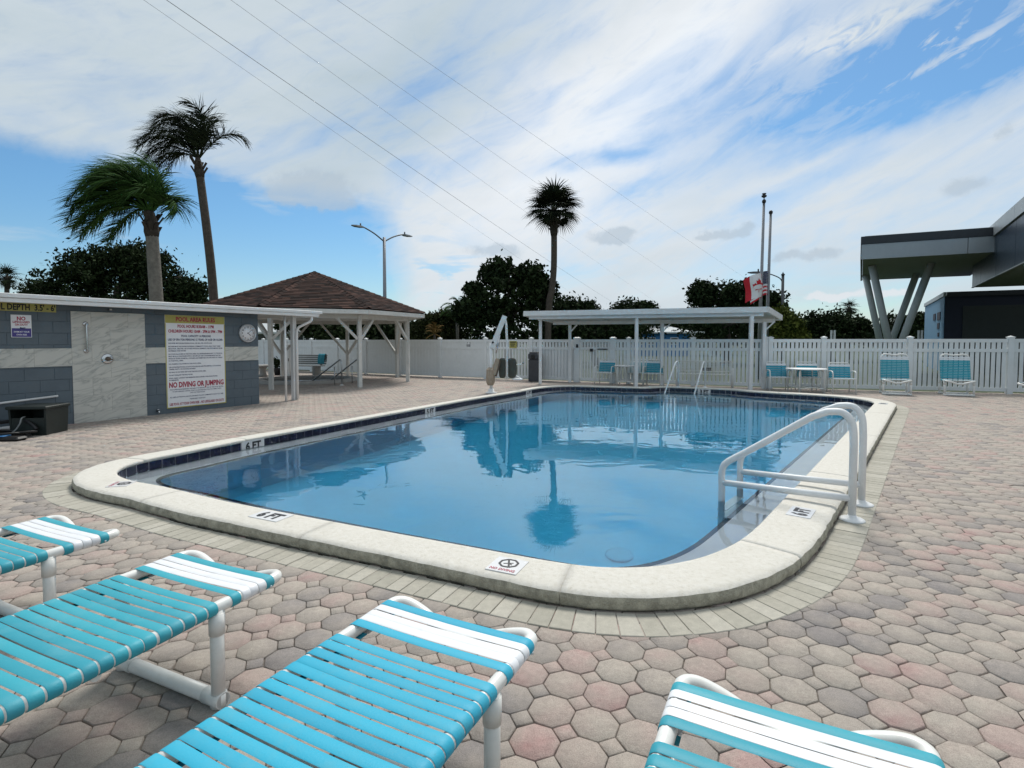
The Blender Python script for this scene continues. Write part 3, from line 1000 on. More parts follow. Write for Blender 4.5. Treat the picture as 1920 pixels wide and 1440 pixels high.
# water
wo = [off(i, .008) for i in range(0, NO, 2)]
mbw = MB()
tri = tessellate_polygon([wo]); n = len(wo)
vs = [(p.x, p.y, WATER_Z) for p in wo] + [(p.x, p.y, -2.2) for p in wo]
fs = [(lambda t: t if (wo[t[1]] - wo[t[0]]).cross(wo[t[2]] - wo[t[0]]).z > 0 else t[::-1])(tuple(t)) for t in tri]
fs = fs + [tuple(i + n for i in t[::-1]) for t in fs] + [(i, i + n, (i + 1) % n + n, (i + 1) % n)[::-1] for i in range(n)]
wat = MB().add(vs, fs).build('water', 'pool_water')
# make sure all faces look outwards
import bmesh
bm = bmesh.new(); bm.from_mesh(wat.data); bmesh.ops.recalc_face_normals(bm, faces=bm.faces); bm.to_mesh(wat.data); bm.free()
tag(wat, kind='structure')
# ------------------------------------------------------------------ strap lounges
CW2, TR, SEAT = .3275, .0235, .40      # half width over the straps, tube radius, centre height of the rails
def strap_mesh(name, wid, m):
    r = TR + .0014; x0 = CW2 - TR - .002
    path = []
    for k in range(5):
        t = k / 4
        path.append((-x0 + .02 + (2 * x0 - .04) * t, r - .004 * math.sin(math.pi * t)))
    arc = [(x0 + r * math.sin(a), r * math.cos(a)) for a in [math.pi * j / 8 for j in range(9)]]
    right = arc + [(x0 - .03, -r + .001)]
    left = [(-x, z) for (x, z) in reversed(right)]
    pts = left + path + right
    vs = []; n = len(pts)
    for i, (x, z) in enumerate(pts):
        a = Vector((pts[max(0, i - 1)])); b = Vector((pts[min(n - 1, i + 1)]))
        t = (b - a).normalized(); nx, nz = -t.y, t.x
        for (yy, q) in ((-wid / 2, 0), (-wid / 2 + .003, .0016), (wid / 2 - .003, .0016), (wid / 2, 0)):
            vs.append((x + nx * q, yy, z + nz * q))
    fs = []
    for i in range(n - 1):
        for k in range(3):
            fs.append((i * 4 + k, i * 4 + k + 1, i * 4 + 5 + k, i * 4 + 4 + k))
    me = bpy.data.meshes.new(name); me.from_pydata(vs, [], fs); me.polygons.foreach_set('use_smooth', [True] * len(fs)); me.update()
    me.materials.append(MATS[m]); return me
strap_t = strap_mesh('strap_teal', .0405, 'strap_teal')
strap_w = strap_mesh('strap_white', .0380, 'strap_white')
def make_lounge(label, loc, rz, back=0.0, hinge=-1.22, legs=(-.27, -1.12)):
    """foot end at the origin, head towards -y"""
    t = thing('strap_lounge', label, 'lounge chair', loc, rz, 'teal strap lounge chairs round the pool')
    x0 = CW2 - TR - .002
    # one bent tube: rail, rounded foot that dips in the middle, rail
    pts = [(-x0, hinge, SEAT), (-x0, -.04, SEAT), (-x0 + .004, .022, SEAT + .002), (-x0 + .050, .050, SEAT - .006), (-x0 + .14, .044, SEAT - .030), (-.07, .020, SEAT - .064), (0, .016, SEAT - .068),
           (.07, .020, SEAT - .064), (x0 - .14, .044, SEAT - .030), (x0 - .050, .050, SEAT - .006), (x0 - .004, .022, SEAT + .002), (x0, -.04, SEAT), (x0, hinge, SEAT)]
    foot = spline(pts[1:-1], 7)
    MB().tube([pts[0]] + foot + [pts[-1]], TR, 12).build('frame', 'white_pipe', t)
    # back frame
    cb, sb = math.cos(back), math.sin(back)
    def B(x, d, h=0): return (x, hinge + .03 - d * cb - h * sb, SEAT + d * sb - h * cb * 0 + h * cb)
    bl = .70
    xb = x0 - .0
    bp = [B(-xb, 0), B(-xb, bl - .10), B(-xb + .02, bl - .02), B(-xb + .10, bl + .02), B(0, bl + .0), B(xb - .10, bl + .02), B(xb - .02, bl - .02), B(xb, bl - .10), B(xb, 0)]
    MB().tube([bp[0]] + spline(bp[1:-1], 6) + [bp[-1]], TR, 12).build('back_frame', 'white_pipe', t)
    # legs with collars and a floor bar
    for yy in legs:
        for sx in (-1, 1):
            m = MB().tube([(sx * x0, yy, SEAT - .008), (sx * x0, yy, .034)], .0255, 14)
            m.tube([(sx * x0, yy, SEAT - .02), (sx * x0, yy, SEAT - .105)], .0295, 14)
            m.build('leg', 'white_pipe', t)
        m = MB().tube([(-x0 - .028, yy, .030), (x0 + .028, yy, .030)], .0285, 14)
        for sx in (-1, 1): m.tube([(sx * x0, yy, .055), (sx * (x0), yy, .004)], .031, 12); m.tube([(sx * (x0 + .028), yy, .03), (sx * (x0 - .07), yy, .03)], .0315, 14)
        m.build('floor_bar', 'white_pipe', t)
    mid = (legs[0] + legs[1]) / 2
    MB().tube([(-x0, mid, SEAT - .03), (x0, mid, SEAT - .03)], .016, 10).build('cross_bar', 'white_pipe', t)
    # straps, each a little uneven
    tint = (.026, .345, .50) if 'NO DIVING' in label else (.030, .305, .385)
    def strap(m_, p, rx=0.0):
        o = link('strap', m_, None, t, (p[0], p[1] + rng.uniform(-.0018, .0018), p[2] + rng.uniform(-.0006, .0006)))
        o.rotation_euler = (rx + rng.gauss(0, .012), rng.gauss(0, .0015), rng.gauss(0, .0035)); o.color = (*tint, 1); return o
    y = -.030
    for k, wt_ in enumerate('TWWWT'):
        strap(strap_t if wt_ == 'T' else strap_w, (0, y, SEAT)); y -= .0405
    rv = MB()
    for yy in (-.030,):
        for sx in (-1, 1): rv.lathe((sx * (x0 + TR + .002), yy, SEAT - .012), [(.006, -.001), (.005, .003)], 8, 'X' )
    rv.build('rivet', 'rivet', t)
    y = -.030 - .0405 * 5 - .068
    while y > hinge + .03:
        strap(strap_t, (0, y, SEAT)); y -= .0468
    d = .06; k = 0
    while d < bl - .075:
        strap(strap_w if d > bl - .17 else strap_t, B(0, d), -back)
        d += .0468; k += 1
    return t
def lounge_at(pR, pL, ang, label):
    """pR, pL: the two ends of the bare-tube gap behind the foot straps"""
    z = SEAT + TR
    a, b = G(*pR, z), G(*pL, z)
    c = (a + b) / 2
    rz = -R(ang)
    ax = Vector((math.sin(R(ang)), math.cos(R(ang)), 0))
    o = c + ax * .2665
    return make_lounge(label, (o.x, o.y, 0), rz)
lounge_at((935, 1283), (635, 1180), 26.5, 'teal and white strap lounge lying flat in the lower middle, nearest the NO DIVING plaque')
lounge_at((413, 1131), (226, 1074), 24.0, 'teal and white strap lounge with its white floor bar showing, second from the left')
_q = G(97, 1032, SEAT + TR) - Vector((.908, -.418, 0)) * .3275 + Vector((.418, .908, 0)) * .2665
make_lounge('strap lounge cut off by the left edge, foot end and one leg in view', (_q.x, _q.y, 0), -R(24.7))
_c = (G(1218, 1379, SEAT + TR) + Vector((.30, -.150, 0)))
_ax = Vector((math.sin(R(27.5)), math.cos(R(27.5)), 0))
_o = _c + _ax * .2665
make_lounge('teal and white strap lounge near the lower right corner, only its foot end showing', (_o.x, _o.y, 0), -R(27.5))

# ------------------------------------------------------------------ pool ladder with two bent rails (near right)
lad = thing('pool_ladder', 'white tubular pool ladder with two tall bent grab rails beside the right coping', 'pool ladder', G(1607, 958, .004))
def ladder_rail(base):
    b = Vector(base); d = Vector((-.775, .632, 0)).normalized()
    q = lambda t, z: b + d * t + Vector((0, 0, z))
    pts = [q(0, .0), q(0, .62), q(.015, .78), q(.08, .865), q(.19, .865), q(.30, .815), q(.85, .425), q(.99, .325), q(1.03, .24), q(1.03, .10), q(1.03, -1.25)]
    path = [pts[0]] + spline(pts[1:5], 8) + spline(pts[5:6] + pts[6:7], 4) + spline(pts[6:10], 6)[1:] + [pts[10]]
    r = MB().tube(path, .0295, 16).build('rail', 'white_paint', lad, world=True)
    o = MB().tube([q(.012, .175), q(1.02, .135)], .0285, 14).build('lower_bar', 'white_paint', lad, world=True)
    MB().lathe(b, [(.095, 0.0), (.094, .008), (.075, .018), (.035, .030), (.030, .045)], 28).build('flange', 'white_paint', lad, world=True)
    return q
qa = ladder_rail(G(1597, 975, .005)); qc = ladder_rail(G(1615, 946, .005))
for z in (-.32, -.58, -.84):
    a, b = qa(1.03, z), qc(1.03, z)
    MB().boxd(a, b - a, .085, .025).build('tread', 'tile_white', lad, world=True)

def grab_rail(name, label, top, foot, end, grp, r=.022, hi=.86, m='white_paint'):
    f, e = Vector(foot), Vector(end)
    t = thing(name, label, 'handrail', f, group=grp)
    d = (e - f); L = Vector((d.x, d.y, 0)).length; u = Vector((d.x, d.y, 0)).normalized()
    q = lambda x, z: f + u * x + Vector((0, 0, z - f.z))
    pts = [q(0, f.z), q(0, hi - .12), q(.03, hi - .02), q(.10, hi), q(.18, hi - .04), q(L, e.z)]
    MB().tube([pts[0]] + spline(pts[1:5], 6) + [pts[5], q(L + .02, e.z - .9)], r, 12).build('rail', m, t, world=True)
    MB().lathe(f, [(.07, .0), (.065, .012), (.03, .025)], 18).build('flange', m, t, world=True)
g_ = 'handrails of the far entry steps'
grab_rail('step_handrail', 'white bent handrail rising from the far steps, the one left of the 3 FT tile', 0, G(1272, 726.5, .10), G(1246, 738, WATER_Z), g_)
grab_rail('step_handrail', 'white bent handrail at the far steps that stands right behind the 3 FT tile', 0, G(1322, 726.5, .10), G(1302, 739, WATER_Z), g_)

# ------------------------------------------------------------------ fences
def fence_frame(name, label, a, b, loc=None):
    return thing(name, label, 'fence', (a[0], a[1], -.012))
_pm = {}
def shared_box(key, a, b, m, name):
    if key not in _pm:
        o = MB().box(a, b).build(name, m); _pm[key] = o.data; bpy.data.objects.remove(o)
    return _pm[key]
FH = 1.52
def fence_run(t, A, B, closed, pitch, skip_first=False, m='white_vinyl'):
    """posts at both ends, rails and pickets between, in world coordinates under thing t"""
    A, B = Vector((A[0], A[1], 0)), Vector((B[0], B[1], 0))
    d = B - A; L = d.length; u = d.normalized(); ang = math.atan2(u.y, u.x)
    inv = -t.location
    def put(name, me, p, mm=None):
        o = link(name, me, mm, t, Vector(p) + inv); o.rotation_euler = (0, 0, ang); return o
    post = shared_box('post', (-.064, -.064, -.02), (.064, .064, FH + .035), m, 'post')
    cap = _pm.get('cap')
    if cap is None:
        o = MB().box((-.078, -.078, FH + .035), (.078, .078, FH + .055)).add([(-.07, -.07, FH + .055), (.07, -.07, FH + .055), (.07, .07, FH + .055), (-.07, .07, FH + .055), (0, 0, FH + .09)],
            [(0, 1, 4), (1, 2, 4), (2, 3, 4), (3, 0, 4)]).build('cap', m); cap = _pm['cap'] = o.data; bpy.data.objects.remove(o)
    for k, p in enumerate((A, B)):
        if k == 0 and skip_first: continue
        po = put('post', post, p)
        c = link('post_cap', cap, None, po)
    for (z0, z1, w) in ((FH - .10, FH, .05), (FH - .37, FH - .28, .05), (.06, .16, .05)):
        mb = MB().box((.066, -w / 2, z0), (L - .066, w / 2, z1)); o = mb.build('rail', m, t, loc=A + inv); o.rotation_euler = (0, 0, ang)
    n = max(1, round((L - .15) / pitch)); pp = (L - .15) / n
    if closed == 'full': w = pp - .006
    else: w = pp * .70
    key = 'pk%s%.3f' % (closed, w)
    top = FH - .095
    pk = shared_box(key, (-w / 2, -.011, .158 if closed else .158), (w / 2, .011, FH - .10 + .002), m, 'picket')
    for k in range(n):
        put('plank' if closed == 'full' else 'picket', pk, A + u * (.075 + pp * (k + .5)))
    if closed == 'low':   # boards behind the lower part only
        MB().box((.066, .014, .165), (L - .066, .022, FH - .375)).build('backing_board', m, t, loc=A + inv).rotation_euler = (0, 0, ang)
    return t
def pxpts(*p): return [G(*q).xy for q in p]
left_posts = [(-16.2, 29.6), (-14.55, 28.65), (-12.9, 27.7), (-11.3, 26.75), (-9.7, 25.8), (-8.1, 24.75), (-6.5, 23.75), (-4.75, 22.65), (-2.9, 21.5), (-1.02, 20.6)]
t = fence_frame('privacy_fence', 'white vinyl privacy fence of closed upright planks running behind the gazebo', left_posts[0], None)
for k, (a, b) in enumerate(zip(left_posts, left_posts[1:])):
    fence_run(t, a, b, 'full', .17 if k > 2 else .22, k > 0)
mp = [(-1.02, 20.6), (.72, 19.85), (2.28, 19.02)]
t = fence_frame('picket_fence', 'short white picket fence section behind the pool lift and grey bin', mp[0], None)
fence_run(t, mp[0], mp[1], '', .125, True); fence_run(t, mp[1], mp[2], 'low', .125, True)
# gate
gp = [(2.36, 18.98), (3.46, 18.44)]
gt = thing('pool_gate', 'white picket gate with dark latch plate in the fence under the shelter', 'gate', (gp[0][0], gp[0][1], -.012))
fence_run(gt, gp[0], gp[1], '', .11)
_d = Vector((gp[1][0] - gp[0][0], gp[1][1] - gp[0][1], 0)).normalized(); _nn = Vector((-_d.y, _d.x, 0)) * -1
_a = math.atan2(_d.y, _d.x)
def on_gate(name, m, s, z, w, h, dpt=.03):
    o = MB().box((-w / 2, -dpt, -h / 2), (w / 2, .0, h / 2), .004).build(name, m, gt, loc=_d * s + _nn * .045 + Vector((0, 0, z))); o.rotation_euler = (0, 0, _a)
on_gate('lock', 'black_rubber', -.02, 1.30, .07, .12, .05)
on_gate('latch_plate', 'black_rubber', .50, 1.155, .11, .10)
on_gate('latch_bar', 'black_rubber', .90, 1.19, .36, .035)
rp = [(3.52, 18.42), (3.98, 18.2), (5.9, 17.35), (7.82, 16.42)]
t = fence_frame('picket_fence', 'white picket fence section in the shade of the flat roofed shelter', rp[0], None)
for k, (a, b) in enumerate(zip(rp, rp[1:])): fence_run(t, a, b, '', .122, k > 0)
rp = [(7.95, 16.40), (9.36, 16.02), (11.47, 15.38), (13.75, 14.72), (16.0, 14.05), (18.2, 13.4)]
t = fence_frame('picket_fence', 'long white picket fence behind the teal chairs on the right', rp[0], None)
for k, (a, b) in enumerate(zip(rp, rp[1:])): fence_run(t, a, b, '', .122, False if k == 0 else True)
# notices on the fences
def notice(name, label, px, py, D, w, h, m, u):
    p = P(px, py, D); u = Vector(u).normalized()
    t = thing(name, label, 'sign', p)
    t.rotation_euler = (0, 0, math.atan2(u.y, u.x))
    MB().box((-w / 2, -.006, -h / 2), (w / 2, .006, h / 2)).build('board', m, t)
    return t
t = notice('fence_notice', 'small white notice with black bars on the closed plank fence', 876, 644.5, 20.95, .30, .25, 'sign_white', (.86, -.5, 0))
m_ = MB()
for (x0_, x1_, z0_, z1_) in ((-.15, .15, .10, .125), (-.15, .15, -.125, -.10), (-.15, -.13, -.1, .1), (.13, .15, -.1, .1), (-.15, .15, -.07, -.035)):
    m_.box((x0_, -.010, z0_), (x1_, -.0065, z1_))
add_text(m_, 'NO', (-.06, -.008, .0), (1, 0, 0), (0, 0, 1), .075, bold=.03)
m_.build('lettering', 'letter_black', t)
t = notice('fence_notice', 'small yellow notice with dark print hanging on the picket fence behind the pool lift', 962, 646, 20.1, .30, .26, 'sign_yellow', (.9, -.43, 0))
m_ = MB()
for k in range(3): m_.box((-.12 + .01 * k, -.010, .07 - .07 * k), (.12 - .03 * k, -.0065, .105 - .07 * k))
m_.build('lettering', 'letter_black', t)
b_ = thing('black_box', 'small black box fixed to the fence behind the white bench', 'box', P(1325, 692, 16.98)); b_.rotation_euler = (0, 0, R(-26))
MB().box((-.13, -.04, -.05), (.13, .04, .05), .01).build('casing', 'black_rubber', b_)

# ------------------------------------------------------------------ chairs, tables and bench at the far side
def make_armchair(label, loc, rz, grp='teal armchairs at the far side'):
    t = thing('armchair', label, 'chair', loc, rz, grp)
    W, r = .285, .0165
    for s in (-1, 1):
        x = s * W
        MB().tube(bend([(x, -.27, 0), (x, -.27, .40), (x, -.25, .60), (x, -.05, .62), (x, .16, .60), (x, .24, .36), (x, .30, 0)], .09), r, 10).build('side_frame', 'white_pipe', t)
    yb = lambda h: .17 + (h - .38) * .30
    b = [(-W + .03, yb(.36), .36), (-W + .03, yb(.80), .80), (-W + .06, yb(.835), .835), (W - .06, yb(.835), .835), (W - .03, yb(.80), .80), (W - .03, yb(.36), .36)]
    MB().tube(bend(b, .05), r * .9, 10).build('back_frame', 'white_pipe', t)
    MB().tube(bend([(-W, .2, .385), (-W, -.24, .40), (-W + .03, -.27, .40), (W - .03, -.27, .40), (W, -.24, .40), (W, .2, .385)], .05), r * .9, 10).build('seat_frame', 'white_pipe', t)
    for k in range(6):
        h = .45 + k * .062
        m = MB().box((-W + .012, -.005, -.028), (W - .012, .005, .028), .003)
        o = m.build('strap', 'strap_white' if k == 5 else 'fabric_teal', t, loc=(0, yb(h) - .018, h)); o.rotation_euler = (-.29, 0, 0)
    for k in range(6):
        y = -.255 + k * .075
        MB().box((-W - .005, -.033, -.006), (W + .005, .033, .006), .003).build('strap', 'strap_white' if k == 0 else 'fabric_teal', t, loc=(0, y, .418 - .012 * k / 5))
    return t
def make_table(label, loc, rz, rad=.50, h=.70, w=.33):
    t = thing('patio_table', label, 'table', loc, rz)
    MB().lathe((0, 0, h - .03), [(rad - .02, 0), (rad, .006), (rad, .024), (rad - .012, .03)], 36).build('tabletop', 'white_paint', t)
    for (x, y) in ((-w, -w), (w, -w), (w, w), (-w, w)):
        MB().tube(bend([(x * .86, y * .86, h - .03), (x, y, h - .10), (x, y, 0)], .06), .020, 10).build('leg', 'white_pipe', t)
    ringp = [(1.30 * w * math.cos(2 * math.pi * k / 24 + .13), 1.30 * w * math.sin(2 * math.pi * k / 24 + .13), .13 + .025 * math.cos(8 * math.pi * k / 24)) for k in range(25)]
    for (a, b) in (((-w, -w), (w, -w)), ((w, -w), (w, w)), ((w, w), (-w, w)), ((-w, w), (-w, -w))):
        a, b = Vector((*a, .12)), Vector((*b, .12)); mid = (a + b) / 2 + Vector((0, 0, .035))
        MB().tube(spline([a, mid, b], 6), .013, 8).build('stretcher', 'white_pipe', t)
    return t
def mid(a, b): return ((a[0] + b[0]) / 2, (a[1] + b[1]) / 2)
FR = R(-27)      # facing the pool, square to the fence
def seat_at(pl, pr):
    c = (G(*pl) + G(*pr)) / 2; return c
def chair_at(pl, pr, label, rz=FR):
    c = seat_at(pl, pr); o = c + Vector((math.sin(-rz) * .27, math.cos(rz) * .27, 0))
    return make_armchair(label, (o.x, o.y, 0), rz)
chair_at((1114, 722), (1146, 721), 'teal armchair under the shelter in front of the gate, left of the small table')
chair_at((1203.5, 724), (1239, 724), 'white framed teal armchair under the shelter between its middle post and the pool handrails')
chair_at((1174, 722), (1207, 721.5), 'teal armchair in the shade behind the small table under the shelter')
c = (G(1155, 724) + G(1189, 724)) / 2
make_table('small round white table under the shelter beside its middle post', (c.x + .12, c.y + .33, 0), R(-20), .40, .66, .27)
chair_at((1443, 733.5), (1484, 734.5), 'white framed teal armchair left of the round table by the right fence', R(-12))
chair_at((1561, 738), (1605, 738.5), 'white framed teal armchair right of the round table by the right fence', R(-16))
chair_at((1499, 734.6), (1544, 735), 'teal armchair pushed in behind the round table by the right fence', R(-14))
c = (G(1499, 737.5) + G(1545, 738)) / 2
make_table('round white table standing between two teal armchairs by the right fence', (c.x + .05, c.y + .40, 0), R(-3), .53, .68, .34)
def upright(pl, pr, label, az):
    c = (G(*pl) + G(*pr)) / 2; f = Vector((-math.sin(R(az)), math.cos(R(az)), 0))
    o = c + f * .05
    return make_lounge(label, (o.x, o.y, 0), R(az), R(74), -.50, (-.07, -.66))
upright((1655, 741), (1708, 741), 'teal lounge with raised back in front of a fence post, the left one of two', 152)
upright((1769, 743), (1827.5, 743), 'teal lounge with raised back by the right fence, right one of two', 152)
make_lounge('white strap lounge at the right edge of the deck, only its foot end in view', (12.72, 13.0, 0), R(100), R(40))
# bench with back under the shelter
bt = thing('mesh_bench', 'long white wire bench with backrest against the shaded fence under the shelter', 'bench', ((G(1268, 726) + G(1374, 729)) / 2))
bt.rotation_euler = (0, 0, math.atan2((G(1374, 729) - G(1268, 726)).y, (G(1374, 729) - G(1268, 726)).x))
_L = (G(1374, 729) - G(1268, 726)).length / 2
for sx in (-1, 1):
    MB().tube(bend([(sx * _L, -.02, 0), (sx * _L, -.02, .60), (sx * _L, .38, .60)], .05), .02, 8).build('arm_frame', 'white_pipe', bt)
    MB().tube(bend([(sx * (_L - .02), .42, 0), (sx * (_L - .02), .36, .42), (sx * (_L - .02), .50, .84)], .05), .02, 8).build('leg', 'white_pipe', bt)
for (nm_, pa, pb) in (('seat', Vector((0, 0, .43)), Vector((0, .40, .41))), ('backrest', Vector((0, .39, .50)), Vector((0, .49, .82)))):
    m = MB(); ex = Vector((_L - .02, 0, 0))
    for q in (pa, pb): m.tube([q - ex, q + ex], .014, 8)
    for k in range(1, 6): q = pa.lerp(pb, k / 6); m.tube([q - ex, q + ex], .004, 5)
    for k in range(int(_L * 2 / .05)):
        x = -_L + .03 + k * .05; m.tube([pa + Vector((x, 0, 0)), pb + Vector((x, 0, 0))], .004, 4)
    m.build(nm_, 'white_pipe', bt)

# ------------------------------------------------------------------ flat roofed shelter
FL_, FR_, BR_, BL_ = Vector((.42, 18.05, 0)), Vector((7.5, 15.72, 0)), Vector((8.52, 16.95, 0)), Vector((1.52, 19.35, 0))
sh = thing('pool_shelter', 'open white shelter with flat roof on slim posts in front of the fence', 'shelter', (FL_ + BR_) / 2)
zf, zb = 2.46, 2.27
top = [FL_ + Vector((0, 0, zf)), FR_ + Vector((0, 0, zf)), BR_ + Vector((0, 0, zb)), BL_ + Vector((0, 0, zb))]
MB().slab([p - Vector((0, 0, .02)) for p in top], .10).build('roof', 'soffit', sh, world=True)
fm = MB()
for a, b in zip(top, top[1:] + top[:1]):
    mb = MB(); d = (b - a); n = Vector((d.y, -d.x, 0)).normalized()
    p = a + n * .03 + Vector((0, 0, -.075)); mb.boxd(p - d.normalized() * .0, d, .045, .165); mb.build('fascia', 'white_paint', sh, world=True)
mb = MB()
for k in range(1, 7):
    a = top[0].lerp(top[1], k / 7); b = top[3].lerp(top[2], k / 7)
    mb.boxd(a - Vector((0, 0, .135)) + (b - a) * .03, (b - a) * .94, .05, .03)
mb.build('roof_rib', 'soffit', sh, world=True)
for f in (.05, .86):
    a = top[0].lerp(top[3], f) - Vector((0, 0, .19)); b = top[1].lerp(top[2], f) - Vector((0, 0, .19))
    MB().boxd(a.lerp(b, .015), (b - a) * .97, .07, .13).build('beam', 'white_paint', sh, world=True)
def spost(px, py, z):
    p = G(px, py); return MB().box((p.x - .05, p.y - .05, -.015), (p.x + .05, p.y + .05, z)).build('post', 'white_paint', sh, world=True)
spost(1013, 719.5, 2.22); spost(1192.5, 725, 2.22); spost(1406.5, 731, 2.22)
for (x, y) in ((2.05, 18.92), (4.95, 17.62), (7.72, 16.36)):
    MB().box((x - .05, y - .05, -.015), (x + .05, y + .05, 2.04)).build('post', 'white_paint', sh, world=True)
    MB().boxd((x + .02, y - .02, 1.78), (.22, -.11, .26), .04, .04).build('brace', 'white_paint', sh, world=True)

# ------------------------------------------------------------------ litter bin
p = Vector((.84, 19.35, 0))
bn = thing('litter_bin', 'tall dark grey litter bin with round opening beside a shelter post', 'bin', p, R(-25))
MB().box((-.19, -.19, 0), (.19, .19, .80), .02).build('body', 'bin_grey', bn)
MB().box((-.20, -.20, .805), (.20, .20, 1.02), .03).build('hood', 'bin_grey', bn)
MB().lathe((0, -.195, .90), [(.085, -.01), (.085, .012), (.07, .012)], 20, 'Y').build('opening', 'black_rubber', bn)
MB().box((-.17, -.17, 1.02), (.17, .17, 1.07), .02).build('lid', 'bin_grey', bn)

# ------------------------------------------------------------------ pool lift
lb = G(921, 737)
lf = thing('pool_lift', 'white pool lift with slanted arm and covered seat standing on the far left deck', 'pool lift', lb)
Yl = lb.y
def LP(px, py, dy=0.0): return P(px, py, Yl + dy)
MB().lathe(lb, [(.16, 0), (.16, .02), (.09, .04), (.075, .12)], 20).build('anchor', 'white_paint', lf, world=True)
MB().tube([lb + Vector((0, 0, .05)), Vector((lb.x, lb.y, 1.42))], .045, 14).build('mast', 'white_paint', lf, world=True)
m = MB(); a, b = LP(923, 650), LP(946, 594); d = (b - a)
m.boxd(a - d * .05, d * 1.08, .12, .14); m.build('arm', 'white_paint', lf, world=True)
MB().lathe(LP(924, 642, -.075), [(.03, 0), (.03, .02)], 12, 'Y').build('pivot', 'black_rubber', lf, world=True)
MB().tube([LP(930, 662, -.05), LP(937, 628, -.05)], .022, 10).build('actuator', 'chrome', lf, world=True)
m = MB().tube(bend([LP(946, 596), LP(949, 606), LP(950.5, 640), LP(950.5, 711)], .1), .033, 10); m.build('hanger', 'white_paint', lf, world=True)
def padmb(c, w, h, dpt, rz=0.0, tilt=0.0):
    vs = []; n = 16
    m = MB(); prof = []
    for k in range(24):
        a = 2 * math.pi * k / 24; ca, sa = math.cos(a), math.sin(a)
        e = 4.0
        rr = 1.0 / (abs(ca) ** e + abs(sa) ** e) ** (1 / e)
        prof.append((ca * rr * w / 2, sa * rr * h / 2))
    for (k, y) in ((.86, -dpt / 2), (1, -dpt * .3), (1, dpt * .3), (.86, dpt / 2)):
        vs += [Vector((x * k, y, z * k)) for (x, z) in prof]
    M = Matrix.Translation(c) @ Matrix.Rotation(rz, 4, 'Z') @ Matrix.Rotation(tilt, 4, 'Y')
    N = 24; fs = [tuple(range(N)), tuple(range(4 * N - 1, 3 * N - 1, -1))]
    for L in range(3):
        for j in range(N): fs.append((L * N + j, (L + 1) * N + j, (L + 1) * N + (j + 1) % N, L * N + (j + 1) % N))
    return m.add([M @ v for v in vs], fs, False)
padmb(LP(942, 690, .10), .20, .56, .10, R(-10)).build('backrest', 'olive_vinyl', lf, world=True)
padmb(LP(960, 690, .12), .26, .56, .12, R(-10)).build('backrest', 'olive_vinyl', lf, world=True)
padmb(LP(929, 688, -.06), .12, .50, .09, R(15), R(14)).build('armrest_pad', 'tan_vinyl', lf, world=True)
padmb(LP(933, 691, -.02), .07, .46, .08, R(15), R(14)).build('armrest_edge', 'brown_vinyl', lf, world=True)
# crumpled cover round the mast foot
cv = []
n = 20
for k, z in enumerate((.22, .30, .42, .55, .66, .72)):
    for j in range(n):
        a = 2 * math.pi * j / n
        r = (.085, .115, .125, .12, .115, .06)[k] * (1 + .18 * mnoise.noise(Vector((math.cos(a) * 2, math.sin(a) * 2, z * 7))))
        cv.append((lb.x - .02 + r * math.cos(a), lb.y + r * math.sin(a), z))
MB().add(cv, [(k * n + j, k * n + (j + 1) % n, (k + 1) * n + (j + 1) % n, (k + 1) * n + j) for k in range(5) for j in range(n)], False).build('mast_cover', 'tan_vinyl', lf, world=True)
m = MB().tube(bend([LP(966, 684, .1), LP(975, 683, .05), LP(980, 681, .0)], .03), .016, 8); m.tube([LP(966, 704, .1), LP(978, 710, .0)], .018, 8)
m.build('armrest', 'white_paint', lf, world=True)
MB().lathe(LP(980.5, 681, .0), [(.022, -.02), (.022, .02)], 10).build('grip', 'black_rubber', lf, world=True)
padmb(LP(970, 711, .0), .28, .05, .22, R(-10)).build('foot_plate', 'white_paint', lf, world=True)
# ------------------------------------------------------------------ pool house: painted block wall with marble tile and flat roof
WE = Vector((-5.89, 12.39, 0)); WD = Vector((.515, .857, 0)).normalized()
W0 = WE - WD * 7.0
RZW = math.atan2(WD.y, WD.x)
ph = thing('pool_house', 'low pool house of grey painted block with marble tile panel and flat white roof', 'building', W0, RZW)
WT = 2.10
MB().box((0, .005, -.02), (6.992, 2.5, WT)).build('wall', 'mortar', ph)
panel = (3.45, 4.62, -.02, 1.98); band = (0.0, 6.99, 1.02, 1.33)
def cut(rects, c):
    out = []
    for (x0, x1, z0, z1) in rects:
        a0, a1, b0, b1 = c
        if a1 <= x0 or a0 >= x1 or b1 <= z0 or b0 >= z1: out.append((x0, x1, z0, z1)); continue
        if z0 < b0: out.append((x0, x1, z0, b0))
        if z1 > b1: out.append((x0, x1, b1, z1))
        lo, hi = max(z0, b0), min(z1, b1)
        if x0 < a0: out.append((x0, a0, lo, hi))
        if x1 > a1: out.append((a1, x1, lo, hi))
    return [r for r in out if r[1] - r[0] > .012 and r[3] - r[2] > .012]
blk = None; nb = 0
for row in range(11):
    z0 = row * .2 - .01; x = -.2 if row % 2 else 0.0
    while x < 6.99:
        a, b = max(x, 2.0 if False else 0), min(x + .4, 7.0)
        if b > .3:
            for (x0, x1, q0, q1) in cut(cut([(a + .0035, b - .0035 if b < 7.0 else b, max(z0, -.02) + .0035, min(z0 + .2, WT) - .0035)], panel), band):
                if x1 > 2.0: MB().box((x0, 0 - rng.uniform(0, .0012), q0), (x1, .12, q1), .003).build('block', 'block_paint', ph); nb += 1
        x += .4
# end wall blocks
for row in range(11):
    z0 = row * .2 - .01; y = .13 if row % 2 else -.07
    while y < 2.49:
        a, b = max(y, .123), min(y + .4, 2.5)
        if b - a > .05: MB().box((6.9, a + .003, max(z0, -.02) + .0035), (7.0, b - .003, min(z0 + .2, WT) - .0035), .003).build('block', 'block_paint', ph)
        y += .4
